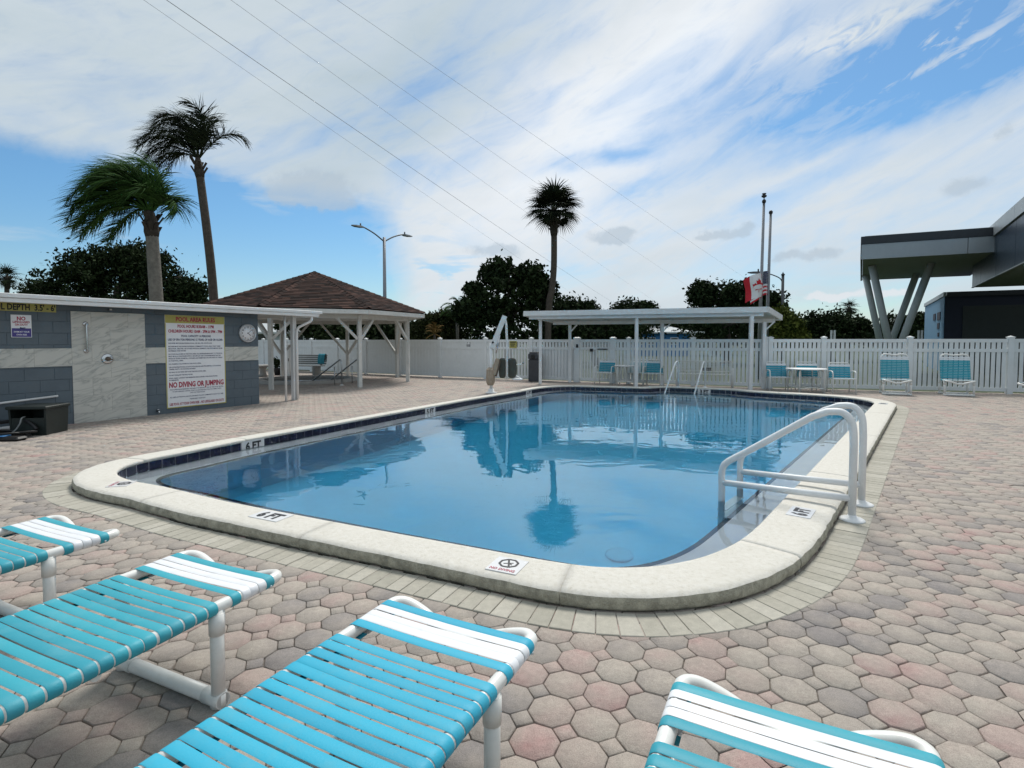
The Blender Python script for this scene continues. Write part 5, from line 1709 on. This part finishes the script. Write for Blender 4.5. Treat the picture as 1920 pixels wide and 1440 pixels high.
# ------------------------------------------------------------------ palms
def strip(mb, pts, wid, side):
    n = len(pts); vs = []
    for k, p in enumerate(pts):
        w = wid * (1 - (k / (n - 1)) ** 1.6) * .5 + .0015
        vs += [p - side * w, p + side * w]
    mb.add(vs, [(2 * k, 2 * k + 1, 2 * k + 3, 2 * k + 2) for k in range(n - 1)])
def frond_mesh(az, el, L, rs, wind=.12, grav=.075, nl=58, ll=.72, base_r=.10, wid=.034):
    """pinnate frond, bent by weight and by the wind from the right"""
    d = Vector((math.cos(az) * math.cos(el), math.sin(az) * math.cos(el), math.sin(el)))
    p = Vector((math.cos(az), math.sin(az), 0)) * base_r; N = 18
    pts, dirs = [p.copy()], [d.copy()]
    for k in range(N):
        f = (k + 1) / N
        d = (d + Vector((-wind * (.3 + 1.2 * f), 0, -grav * (.25 + 1.7 * f)))).normalized()
        p = p + d * (L / N); pts.append(p.copy()); dirs.append(d.copy())
    mb = MB(); mb.tube(pts, [.024 * (1 - .85 * k / N) + .004 for k in range(N + 1)], 5, cap=False)
    for k in range(nl):
        f = .14 + .86 * k / (nl - 1); x = f * N; i = min(N - 1, int(x)); t = x - i
        q = pts[i].lerp(pts[i + 1], t); dd = dirs[i].lerp(dirs[i + 1], t).normalized()
        sd = dd.cross(Vector((0, 0, 1)))
        sd = sd.normalized() if sd.length > .05 else Vector((0, 1, 0))
        un = sd.cross(dd)
        for s in (-1, 1):
            ln = ll * (.45 + .65 * math.sin(math.pi * min(1, f * .9 + .05))) * rs.uniform(.75, 1.2)
            v = (dd * rs.uniform(.45, .95) + sd * s * rs.uniform(.35, .8) + un * rs.uniform(-.05, .45)).normalized()
            a = q; P_ = [a]
            for j in range(3):
                v = (v + Vector((-wind * rs.uniform(1.0, 2.2), 0, -rs.uniform(.12, .34)))).normalized(); a = a + v * ln / 3; P_.append(a)
            strip(mb, P_, wid, (dd + Vector((0, 0, .2))).normalized())
    return mb
def queen_palm(label, base, top, r0, r1, fr, seed, leafm, bulge, crown_len):
    rs = random.Random(seed)
    t = thing('queen_palm', label, 'palm tree', base, group='windblown palms behind the pool house')
    b, c = Vector(base), Vector(top)
    m_ = b.lerp(c, .5) + bulge
    path = spline([b, m_, c], 14); n = len(path)
    rad = [r0 + (r1 - r0) * k / (n - 1) for k in range(n)]
    mm = MB().tube(path, rad, 16)
    mm.build('trunk', 'bark_palm' if leafm == 'leaf_palm' else 'bark', t, world=True)
    m = MB(); d = (c - m_).normalized()
    bt_ = [c - d * .5, c - d * .32, c - d * .05, c + d * .25, c + d * .5]
    m.tube(bt_, [r1 * 1.02, r1 * 1.22, r1 * 1.12, r1 * .7, .04], 12)
    for k in range(12):
        a = rs.uniform(0, 6.28); e = Vector((math.cos(a), math.sin(a), 0)); s_ = c - d * rs.uniform(-.1, .4)
        m.boxd(s_ + e * r1, e * .16 + Vector((0, 0, .26)), .10, .03)
    m.build('crownshaft', 'boot', t, world=True)
    for (az, el, L) in fr:
        mb = frond_mesh(az, el, L * crown_len, rs, *((.115, .145, 70, .80, .10, .046) if leafm == 'leaf_palm' else (.075, .12, 66, .80, .10, .038)))
        for q in range(len(mb.v)): mb.v[q] = mb.v[q] + (c + d * .35 - b)
        mb.build('frond', leafm, t)
    return t
fr1 = [(180, 58, 1.0), (168, 74, 1.1), (196, 40, .95), (150, 62, 1.0), (212, 66, 1.05), (184, 84, 1.1), (100, 82, 1.05), (262, 84, 1.0), (62, 76, 1.0), (18, 70, 1.0), (342, 66, .95), (4, 52, .9),
       (300, 72, .95), (122, 74, 1.05), (232, 52, .95), (176, 26, .85), (204, 22, .8), (140, 44, .95), (30, 82, 1.1)]
fr1 = [(R(a), R(e), L) for (a, e, L) in fr1]
D = 22
queen_palm('tall thin palm with windblown crown, the taller of two behind the pool house', (X(404, D) + .1, D, -.05), (X(381, D), D, Z(316, D)), .185, .150, fr1, 3, 'leaf_palm_dark', Vector((.12, 0, 0)), 2.45)
fr2 = [(180, 72, 1.05), (170, 56, 1.05), (190, 42, 1.0), (186, 26, .95), (202, 62, 1.05), (150, 66, 1.0), (160, 42, 1.0), (212, 46, 1.0), (92, 78, 1.0), (272, 78, 1.0), (32, 80, .95), (328, 76, .9), (0, 66, .8),
       (60, 74, .9), (300, 68, .9), (122, 62, 1.0), (242, 62, 1.0), (12, 84, 1.0), (176, 84, 1.1), (220, 30, .9), (140, 28, .9), (40, 55, .6), (320, 50, .6), (355, 40, .5)]
fr2 += [(178, 50, 1.0), (195, 70, 1.0), (165, 78, 1.0), (80, 60, .85), (285, 58, .85), (205, 20, .8), (155, 18, .8)]
fr2 = [(R(a), R(e), L) for (a, e, L) in fr2]
D = 17
WIND2 = .2
queen_palm('shorter green palm bent left by wind, the lower of two behind the pool house', (X(299, D), D, -.05), (X(290, D), D, Z(418, D)), .215, .175, fr2, 4, 'leaf_palm', Vector((.03, 0, 0)), 2.55)

def fan_leaf(d, pet, bl, rs, nb=26):
    """costapalmate leaf: petiole then a fan of blades"""
    d = d.normalized(); mb = MB()
    droop = Vector((0, 0, -.10))
    p0 = d * .10; p1 = d * pet + droop * pet
    mb.tube([p0, (p0 + p1) / 2 + Vector((0, 0, .04)), p1], [.02, .016, .012], 5, cap=False)
    fd = (d + Vector((0, 0, -.25))).normalized()
    sd = fd.cross(Vector((0, 0, 1)));
    sd = sd.normalized() if sd.length > .05 else Vector((1, 0, 0))
    up = sd.cross(fd)
    for k in range(nb):
        a = R(-118 + 236 * k / (nb - 1)); ln = bl * (.72 + .28 * math.cos(a * .75)) * rs.uniform(.85, 1.1)
        v = (fd * math.cos(a) + sd * math.sin(a) + up * (.18 * abs(math.sin(a)))).normalized()
        q = p1; P_ = [q]
        for j in range(3):
            v = (v + Vector((0, 0, -.10 - .14 * j))).normalized(); q = q + v * ln / 3; P_.append(q)
        strip(mb, P_, bl * .075, v.cross(up).normalized() if v.cross(up).length > .01 else sd)
    return mb
def sabal(label, base, path, rad, crown, pet, bl, n, seed, parts, grp='fan palms', leafm='leaf_palm_dark', lo=-55, boots=True):
    rs = random.Random(seed)
    t = thing('sabal_palm', label, 'palm tree', base, group=grp)
    b = Vector(base)
    pp = spline(path, 8); mm = MB().tube(pp, [rad[0] + (rad[1] - rad[0]) * k / (len(pp) - 1) for k in range(len(pp))], 14)
    mm.build('trunk', 'bark', t, world=True)
    c = Vector(crown)
    m = MB(); s = bl / .9
    m.tube([c - Vector((0, 0, 1.15 * s)), c - Vector((0, 0, .95 * s)), c - Vector((0, 0, .3 * s)), c + Vector((0, 0, .15 * s))], [rad[1] * 1.02, rad[1] * 1.35, rad[1] * 1.3, rad[1] * .5], 12)
    if boots:
        for k in range(26):
            a = rs.uniform(0, 6.28); e = Vector((math.cos(a), math.sin(a), 0)); q = c - Vector((0, 0, rs.uniform(.05, 1.0) * s))
            m.boxd(q + e * rad[1], e * .22 * s + Vector((0, 0, .22 * s)), .08 * s, .03)
    m.build('boot_sheath', 'boot', t, world=True)
    allm = MB()
    for k in range(n):
        az = k * 2.39996 + rs.uniform(-.3, .3); f = k / (n - 1); el = R(88 - (88 - lo) * f ** .85 + rs.uniform(-8, 8))
        d = Vector((math.cos(az) * math.cos(el), math.sin(az) * math.cos(el), math.sin(el)))
        mb = fan_leaf(d, pet * rs.uniform(.85, 1.15), bl * rs.uniform(.85, 1.1), rs, 26 if parts else 14)
        for q in range(len(mb.v)): mb.v[q] = mb.v[q] + (c - b)
        if parts: mb.build('fan_leaf', leafm, t)
        else: allm.add(mb.v, mb.f)
    if not parts: allm.build('crown', leafm, t)
    return t
D = 30
sabal('tall sabal palm with round dark head standing behind the shelter, left of centre', (X(1030, D), D, -.05),
      [(X(1026, D), D, -.05), (X(1029, D), D, Z(575, D)), (X(1034, D), D, Z(545, D)), (X(1038, D), D, Z(500, D)), (X(1038, D), D, Z(420, D))], (.185, .165), (X(1038, D), D, Z(398, D)), .85, 1.10, 42, 6, True, lo=-18)
D = 36
sabal('small fan palm crown at the left edge behind the pool house roof', (X(14, D), D, -.05), [(X(14, D), D, -.05), (X(16, D), D, 3), (X(18, D), D, Z(530, D))], (.15, .13), (X(19, D), D, Z(520, D)), .45, .62, 26, 7, False)
D = 44
sabal('slim fan palm standing above the rounded tree left of the columns', (X(1590, D), D, -.05), [(X(1590, D), D, -.05), (X(1590, D), D, 2.5), (X(1590, D), D, Z(585, D))], (.17, .15), (X(1590, D), D, Z(577, D)), .40, .55, 24, 8, False, boots=False)
D = 42
sabal('fan palm seen between the canopy columns', (X(1660, D), D, -.05), [(X(1660, D), D, -.05), (X(1660, D), D, 1.5), (X(1660, D), D, Z(612, D))], (.17, .15), (X(1660, D), D, Z(606, D)), .45, .6, 24, 9, False, boots=False)
rs_ = random.Random(21)
D = 33
t = thing('queen_palm', 'small feathery palm left of the magnolia tree behind the plank fence', 'palm tree', (X(858, D), D, -.05))
MB().tube([(X(858, D), D, -.05), (X(858, D), D, 1.6), (X(857, D), D, Z(582, D))], [.12, .1, .09], 10).build('trunk', 'bark_palm', t, world=True)
al = MB()
for k in range(16):
    mb = frond_mesh(R(k * 137.5), R(rs_.choice([70, 55, 40, 20])), 1.15, rs_, .10, .11, 30, .36, .05)
    al.add([v + Vector((0, 0, Z(582, D) + .05)) for v in mb.v], mb.f)
al.build('crown', 'leaf_palm', t)
t = thing('dry_palm', 'little brown dried palm beside the pale shed behind the fence', 'palm tree', (X(815, 31), 31, -.05))
MB().tube([(X(815, 31), 31, -.05), (X(815, 31), 31, 1.9)], [.08, .06], 8).build('trunk', 'bark', t, world=True)
al = MB()
for k in range(12):
    mb = frond_mesh(R(k * 137.5), R(rs_.choice([80, 65, 50, -10])), .75, rs_, .03, .09, 18, .22, .03); al.add([v + Vector((0, 0, 1.9)) for v in mb.v], mb.f)
al.build('crown', 'leaf_dry', t)
# potted plant beside the spa
pb = G(521, 703)
t = thing('potted_plant', 'dark leafy plant in a black pot left of the slatted bench', 'plant', pb)
MB().lathe((0, 0, 0), [(.13, 0), (.17, .28), (.175, .30), (.15, .30), (.14, .26)], 16).build('pot', 'planter', t)
link('foliage', leaves_mesh('foliage', crown_points([((0, 0, .55), (.2, .2, .25))], 22, np.random.RandomState(3), .10, 14), .11, np.random.RandomState(4), 'leaf_oak'), None, t)
sb = G(493, 706)
t = thing('stone_table', 'round pale stone table at the spa, half hidden by the wall corner', 'table', sb)
MB().lathe((0, 0, .40), [(.34, 0), (.36, .02), (.36, .07), (.34, .08)], 24).build('tabletop', 'concrete', t)
MB().lathe((0, 0, 0), [(.20, 0), (.13, .12), (.11, .3), (.18, .40)], 16).build('pedestal', 'concrete', t)

# ------------------------------------------------------------------ lamps, flagpoles, flags
def lamp_head(t, p, d, m='lamp_metal'):
    d = Vector(d).normalized(); s = d.cross(Vector((0, 0, 1))).normalized()
    vs = []
    for (f, w, z0, z1) in ((-.05, .06, -.03, .05), (.15, .17, -.05, .07), (.55, .19, -.05, .06), (.85, .10, -.02, .03)):
        q = p + d * f
        vs += [q - s * w + Vector((0, 0, z0)), q + s * w + Vector((0, 0, z0)), q + s * w * .7 + Vector((0, 0, z1)), q - s * w * .7 + Vector((0, 0, z1))]
    fs = [(0, 1, 2, 3), (15, 14, 13, 12)] + [(L * 4 + j, L * 4 + 4 + j, L * 4 + 4 + (j + 1) % 4, L * 4 + (j + 1) % 4) for L in range(3) for j in range(4)]
    o = MB().add(vs, fs).build('lamp_head', m, t, world=True)
    MB().tube([p + d * .18 + Vector((0, 0, .06)), p + d * .18 + Vector((0, 0, .24))], .05, 8).build('photocell', m, o, world=False).location = -t.location
Dp = 37.8
pb = Vector((X(722.5, Dp), Dp, -.05))
t = thing('street_lamp', 'tall grey street lamp with two arms behind the gazebo', 'street lamp', pb)
MB().tube([pb, Vector((pb.x, pb.y, 8.75))], [.16, .10], 14).build('pole', 'pole_metal', t, world=True)
for (hx, hd) in ((683, 36.5), (757, 39.1)):
    q = Vector((X(hx, hd), hd, 9.18)); m_ = Vector((pb.x, pb.y, 8.45))
    MB().tube(spline([m_, m_.lerp(q, .45) + Vector((0, 0, .1)), m_.lerp(q, .88) + Vector((0, 0, .06)), q], 5), .05, 8).build('arm', 'lamp_metal', t, world=True)
    lamp_head(t, q, Vector((q.x - pb.x, q.y - pb.y, 0)))
Dp = 35
pb = Vector((X(1465, Dp), Dp, -.05))
t = thing('street_lamp', 'dark single arm street lamp right of the flagpoles', 'street lamp', pb)
MB().tube([pb, Vector((pb.x, pb.y, 5.75))], [.11, .085], 12).build('pole', 'pole_dark', t, world=True)
MB().lathe((pb.x, pb.y, 5.75), [(.10, 0), (.13, .05), (.02, .17), (.03, .2), (.0, .24)], 10).build('finial', 'pole_dark', t, world=True)
q = Vector((X(1424, Dp), Dp, 5.93)); m_ = Vector((pb.x, pb.y, 5.2))
MB().tube(spline([m_, m_ + Vector((-.12, 0, .28)), m_ + Vector((-.35, 0, .45)), q.lerp(m_, .4) + Vector((0, 0, .2)), q], 5), .035, 8).build('arm', 'pole_dark', t, world=True)
lamp_head(t, q, (-1, 0, 0), 'pole_dark')

def flagpole(label, px, D, ytop, ball):
    b = Vector((X(px - 4, D), D, -.05)); c = Vector((X(px, D), D, Z(ytop, D)))
    t = thing('flagpole', label, 'flagpole', b, group='two flagpoles behind the shelter')
    MB().tube([b, c], [.070, .044], 14).build('shaft', 'pole_metal', t, world=True)
    MB().lathe(c, [(.05, 0), (.07, .02), (.075, .09), (.05, .13), (.02, .15)], 12).build('truck', 'black_rubber', t, world=True)
    if ball: MB().lathe(c + Vector((0, 0, .15)), [(.015, 0), (.02, .05), (.09, .09), (.10, .14), (.05, .16), (.085, .22), (.03, .2)], 10).build('finial', 'black_rubber', t, world=True)
    m = MB().tube([b + Vector((-.075, -.03, 1)), c + Vector((-.06, -.02, 0))], .006, 5); m.build('halyard', 'flag_white', t, world=True)
    return b, c
DF = 21.0
fb, fc = flagpole('taller flagpole with a winged finial, carrying the red and white flag', 1427, DF, 384, True)
ub, uc = flagpole('shorter flagpole beside it on the right, carrying the striped flag', 1440, DF + .5, 404, False)
def flag_surface(o, W, H, along, wave, ph=0.0, sag=.0):
    a = Vector(along).normalized(); n = Vector((-a.y, a.x, 0))
    def S(u, v, e=0.0):
        k = wave * (.25 + .75 * u) * math.sin(7.2 * u + ph + 1.1 * v)
        return o + a * (W * u) + n * (k + e) + Vector((0, 0, -H * v - sag * u * u + .06 * math.sin(5 * u + ph)))
    return S
def patch(S, u0, u1, v0, v1, e=0.0, nu=10, nv=6):
    m = MB(); vs = [S(u0 + (u1 - u0) * i / nu, v0 + (v1 - v0) * j / nv, e) for i in range(nu + 1) for j in range(nv + 1)]
    return m.add(vs, [(i * (nv + 1) + j, i * (nv + 1) + j + 1, (i + 1) * (nv + 1) + j + 1, (i + 1) * (nv + 1) + j) for i in range(nu) for j in range(nv)], True)
o_ = Vector((X(1422.5, DF), DF - .05, Z(517, DF)))
cf = thing('canadian_flag', 'red and white maple leaf flag blowing left from the taller flagpole', 'flag', o_)
_pl = spline([(0, 0, 0), (-.05, -.22, 0), (-.24, -.42, 0), (-.45, -.42, 0), (-.60, -.20, 0), (-.66, .0, 0)], 12)
_pc = [0.0]
for a_, b_ in zip(_pl, _pl[1:]): _pc.append(_pc[-1] + (b_ - a_).length)
def S(u, v, e=0.0):
    x = min(max(u, 0), 1) * _pc[-1]; k = max(i for i in range(len(_pl) - 1) if _pc[i] <= x + 1e-9)
    f = (x - _pc[k]) / (_pc[k + 1] - _pc[k]); q = _pl[k].lerp(_pl[k + 1], f); tg = (_pl[k + 1] - _pl[k]).normalized(); n = Vector((tg.y, -tg.x, 0))
    return o_ + q + n * (e + .03 * math.sin(6 * v + 5 * u)) + Vector((.10 * v * u, 0, -.90 * v - .16 * u * u + .05 * math.sin(4 * u)))
patch(S, 0, .24, 0, 1).build('hoist_band', 'flag_red', cf, world=True)
patch(S, .24, .74, 0, 1, 0, 16).build('field', 'flag_white', cf, world=True)
patch(S, .74, 1.0, 0, 1).build('fly_band', 'flag_red', cf, world=True)
leaf_h = [(0, .48), (.09, .30), (.20, .36), (.155, .06), (.29, .21), (.32, .13), (.47, .16), (.42, .0), (.48, -.05), (.26, -.23), (.29, -.31), (.02, -.27), (.02, -.48)]
lf_ = leaf_h + [(-x, y) for (x, y) in reversed(leaf_h[1:])]
for e_ in (.012, -.012):
    m = MB(); cl = [Vector((x, y, 0)) for (x, y) in lf_]; tr = tessellate_polygon([cl])
    m.add([S(.47 + x * .40, .5 - y * .62, e_) for (x, y) in lf_], [tuple(t_) for t_ in tr]); m.build('maple_leaf', 'flag_red', cf, world=True)
o_ = Vector((X(1436, DF + .5), DF + .45, Z(511, DF + .5)))
uf = thing('american_flag', 'stars and stripes flag hanging between the two flagpoles', 'flag', o_)
S = flag_surface(o_, 1.0, .95, (-.22, .97, 0), .07, .6, .25)
S0 = S
red, whi = MB(), MB()
for k in range(13):
    for (u0, u1) in ((.0, .4), (.4, 1.0)):
        if k < 7 and u0 < .39: continue
        p = patch(S, u0, u1, k / 13, (k + 1) / 13, 0, 8, 1)
        (red if k % 2 == 0 else whi).add(p.v, p.f, True)
red.build('red_stripes', 'flag_red', uf, world=True); whi.build('white_stripes', 'flag_white', uf, world=True)
patch(S, 0, .4, 0, 7 / 13).build('canton', 'flag_navy', uf, world=True)
m = MB()
for r_ in range(9):
    for c_ in range(6 if r_ % 2 == 0 else 5):
        u = .4 * ((c_ + (.5 if r_ % 2 == 0 else 1.0)) / 6.0); v = 7 / 13 * (r_ + .7) / 9.4
        for e_ in (-.006, .006): m.add([S(u - .012, v, e_), S(u, v - .016, e_), S(u + .012, v, e_), S(u, v + .016, e_)], [(0, 1, 2, 3)])
m.build('stars', 'flag_white', uf, world=True)

# ------------------------------------------------------------------ overhead wires, strung between poles outside the view
def wire(label, n0, d0, n1, d1, n2, d2, r, grp='overhead wires'):
    a, b, c = P(*n0, d0), P(*n1, d1), P(*n2, d2)
    t = thing('overhead_wire', label, 'wire', a, group=grp)
    pts = []
    for k in range(61):
        f = k / 60
        # straight run with a shallow sag, fitted through the middle sighting
        q = a.lerp(c, f); pts.append(q - Vector((0, 0, SAG * 4 * f * (1 - f))))
    MB().tube(pts, r, 6).build('cable', 'wire', t, world=True)
SAG = .75
wire('thin overhead wire, lowest of five crossing the left half of the sky', (183, -60), 13, (700, 292), 30, (1180, 612), 160, .0045)
wire('thickest dark overhead wire, second from the bottom of five in the sky', (225, -60), 13, (752, 307), 30, (1230, 612), 160, .0085)
wire('thin overhead wire in the middle of the five', (350, -60), 14, (835, 284), 30, (1290, 600), 160, .0048)
wire('thin overhead wire, second from the top of five in the sky', (430, -60), 15, (929, 297), 30, (1390, 595), 160, .0048)
wire('thin overhead wire, topmost of five, passing right of the sabal palm', (545, -60), 16, (1012, 281), 30, (1560, 620), 160, .0048)

# ------------------------------------------------------------------ modern building at the right
A_ = Vector((.547, .837, 0)); B_ = Vector((.90, -.43, 0)).normalized()
c0 = Vector((X(1610, 22), 22, 0))
cn = thing('entrance_canopy', 'silver entrance canopy on slanting columns right of the flagpoles', 'canopy', c0)
def obox(p, da, la, db, lb_, z0, z1):
    q = [p, p + db * lb_, p + db * lb_ + da * la, p + da * la]
    return MB().prism([(v.x, v.y) for v in q], z0, z1)
LC = 4.75
obox(c0 + A_ * .05 + B_ * .05, A_, 9.2, B_, LC - .05, 4.83, 5.69).build('soffit_box', 'soffit_dark', cn, world=True)
for (u0, u1) in ((0, 3.42), (3.44, LC)):
    obox(c0 + B_ * u0 - A_ * .02, A_, .06, B_, u1 - u0, 4.80, 5.40).build('fascia_panel', 'panel_silver', cn, world=True)
obox(c0 - A_ * .05 - B_ * .02, A_, .09, B_, LC, 5.41, 5.72).build('coping', 'coping_dark', cn, world=True)
obox(c0 - B_ * .03, A_, 9.25, B_, .07, 4.80, 5.71).build('side_fascia', 'coping_dark', cn, world=True)
obox(c0 + B_ * .1, A_, 9.2, B_, LC - .15, 5.692, 5.74).build('roof', 'roof_membrane', cn, world=True)
for dv in (Vector((0, 0, 0)), Vector((2.02, 3.5, 0))):
    base = Vector((17.37, 24.3, 0)) + dv
    for topx in (Vector((16.02, 23.9, 4.84)), Vector((18.12, 23.2, 4.84))):
        sgn = -1 if topx.x < 17 else 1
        MB().tube([base + Vector((-sgn * .14, 0, -.05)), topx + dv], .15, 18).build('column', 'column_grey', cn, world=True)
C = Vector((20.6, 24.0, 0)); Ai = -A_
bl_ = thing('clubhouse', 'large navy and silver clubhouse with overhanging upper storey at the right edge', 'building', C)
obox(C + B_ * .06 + Ai * .05, Ai, 14, B_, 9, 3.88, 5.84).build('upper_storey', 'soffit_dark', bl_, world=True)
s = 0.0
for k in range(5):
    L = 2.95 if k else 2.0
    obox(C + Ai * (s + .012), Ai, L - .024, B_, .055, 3.87, 5.36).build('wall_panel', 'panel_navy', bl_, world=True)
    obox(C + Ai * (s + .010) - B_ * .06, Ai, L - .02, B_, .11, 5.40, 5.86).build('roof_panel', 'panel_silver', bl_, world=True)
    s += L
obox(C - Ai * .03, Ai, .06, B_, 9, 3.86, 5.38).build('end_panel', 'panel_navy', bl_, world=True)
obox(C - B_ * .03, Ai, 14, B_, .08, 3.835, 3.868).build('drip_trim', 'panel_silver', bl_, world=True)
K = Vector((21.0, 26.0, 0))
lo_ = thing('clubhouse_wing', 'low wing with pale blue side and dark front under the overhang at the right', 'building', K)
obox(K + A_ * .02 + B_ * .02, A_, 9.5, B_, 9, -.05, 3.70).build('wall', 'wall_navy', lo_, world=True)
obox(K + A_ * .04, A_, 9.4, B_, .05, -.05, 3.62).build('side_wall', 'wall_blue', lo_, world=True)
obox(K - A_ * .02 - B_ * .05, A_, 9.6, B_, .12, 3.64, 3.84).build('parapet', 'panel_silver', lo_, world=True)
obox(K - A_ * .06 + B_ * .08, A_, .1, B_, 9, 3.62, 3.84).build('fascia', 'coping_dark', lo_, world=True)
obox(K - A_ * .01 + B_ * .72, A_, .04, B_, 5.0, -.04, 3.15).build('roller_door', 'garage_dark', lo_, world=True)
for (f, z0, z1, w) in ((1.3, 2.55, 2.95, 1.3), (3.4, 2.60, 2.95, 1.0), (1.6, 2.10, 2.40, .9), (1.6, 1.7, 1.9, .6)):
    obox(K + A_ * f - B_ * .03, A_, w, B_, .06, z0, z1).build('wall_plaque', 'wall_navy', lo_, world=True)
# twin plate signs behind the fence
for (px, lab) in ((1560, 'pair of narrow white sign plates behind the fence left of the canopy columns'), (1723, 'pair of narrow white sign plates behind the fence right of the canopy columns')):
    Dq = 24.0; b = Vector((X(px, Dq), Dq, -.05))
    t = thing('twin_sign', lab, 'sign', b, group='twin plate signs')
    MB().box((-.03, -.03, 0), (.03, .03, 1.5)).build('post', 'pole_metal', t)
    for sx in (-1, 1): MB().box((sx * .075 - .045, -.045, 1.45), (sx * .075 + .045, -.031, 2.0)).build('plate', 'sign_white', t)

# ------------------------------------------------------------------ houses beyond
def hip_house(name, label, x0, x1, y0, y1, hw, hr, wm, rm, over=.4, win=(), inset=1.2):
    t = thing(name, label, 'building', ((x0 + x1) / 2, y0, -.05))
    MB().box((x0, y0, -.05), (x1, y1, hw)).build('wall', wm, t, world=True)
    e = [(x0 - over, y0 - over, hw - .05), (x1 + over, y0 - over, hw - .05), (x1 + over, y1 + over, hw - .05), (x0 - over, y1 + over, hw - .05)]
    r = [(x0 + inset, (y0 + y1) / 2, hr), (x1 - inset, (y0 + y1) / 2, hr)]
    MB().add(e + r, [(0, 1, 5, 4), (1, 2, 5), (2, 3, 4, 5), (3, 0, 4), (3, 2, 1, 0)]).build('roof', rm, t, world=True)
    MB().box((x0 - over, y0 - over - .02, hw - .18), (x1 + over, y0 - over + .02, hw - .03)).build('fascia', 'white_paint', t, world=True)
    for (a, b, z0, z1) in win:
        f = MB().box((a - .08, y0 - .05, z0 - .08), (b + .08, y0 - .01, z1 + .08)).build('window', 'white_paint', t, world=True)
        MB().box((a, y0 - .065, z0), (b, y0 - .051, z1)).build('pane', 'window_glass', f).location = -t.location
    return t
Dh = 55
hip_house('blue_house', 'bright blue house with pale hip roof seen under the shelter roof', X(1192, Dh), X(1292, Dh), Dh, Dh + 6, 2.46, 3.15, 'house_blue', 'house_roof', .5,
          [(X(1199, Dh), X(1205, Dh), 1.2, 1.78), (X(1214, Dh), X(1227, Dh), 1.2, 1.78), (X(1258, Dh), X(1270, Dh), 1.2, 1.78)], 1.5)
def carport(label, x0, x1, y0, y1, h, nx):
    t = thing('carport', label, 'carport', ((x0 + x1) / 2, y0, -.05))
    MB().box((x0, y0, h - .16), (x1, y1, h)).build('roof', 'white_paint', t, world=True)
    for k in range(nx):
        x = x0 + .3 + (x1 - x0 - .6) * k / max(1, nx - 1)
        MB().box((x - .05, y0 + .1, -.05), (x + .05, y0 + .2, h - .161)).build('post', 'white_paint', t, world=True)
carport('white flat carport joined to the right of the blue house', X(1297, 54), X(1373, 54), 54, 59, 2.47, 3)
carport('small white porch roof left of the blue house', X(1158, 53), X(1188, 53), 53, 56, 2.35, 3)
Dh = 44
t = thing('pale_shed', 'pale flat roofed shed beyond the plank fence right of the gazebo', 'building', (X(845, Dh), Dh, -.05))
MB().box((X(822, Dh), Dh, -.05), (X(867, Dh), Dh + 3, 2.18)).build('wall', 'house_white', t, world=True)
MB().add([(X(819, Dh), Dh - .25, 2.19), (X(868, Dh), Dh - .25, 2.19), (X(868, Dh), Dh + 3.2, 2.62), (X(826, Dh), Dh + 3.2, 2.62), (X(819, Dh), Dh - .25, 2.12), (X(868, Dh), Dh - .25, 2.12), (X(868, Dh), Dh + 3.2, 2.5), (X(826, Dh), Dh + 3.2, 2.5)],
         [(0, 1, 2, 3), (7, 6, 5, 4), (0, 4, 5, 1), (1, 5, 6, 2), (2, 6, 7, 3), (3, 7, 4, 0)]).build('roof', 'white_paint', t, world=True)
MB().box((X(824, Dh), Dh - .05, 1.50), (X(866, Dh), Dh - .01, 1.58)).build('trim', 'bench_grey', t, world=True)
hip_house('small_house', 'small grey roofed house partly hidden by trees left of the pool lift arm', X(897, 60), X(914, 60), 60, 64, 2.1, 2.9, 'house_white', 'house_roof', .3, [(X(901, 60), X(905, 60), 1.3, 1.85)], .4)
hip_house('long_house', 'long low pale house beyond the fence behind the pool house porch', X(440, 46), X(588, 46), 46, 52, 2.30, 3.3, 'house_white', 'house_roof', .5,
          [(X(470, 46), X(500, 46), 1.35, 2.05), (X(556, 46), X(569, 46), 1.35, 2.0), (X(574, 46), X(582, 46), 1.35, 2.0)], 2.0)
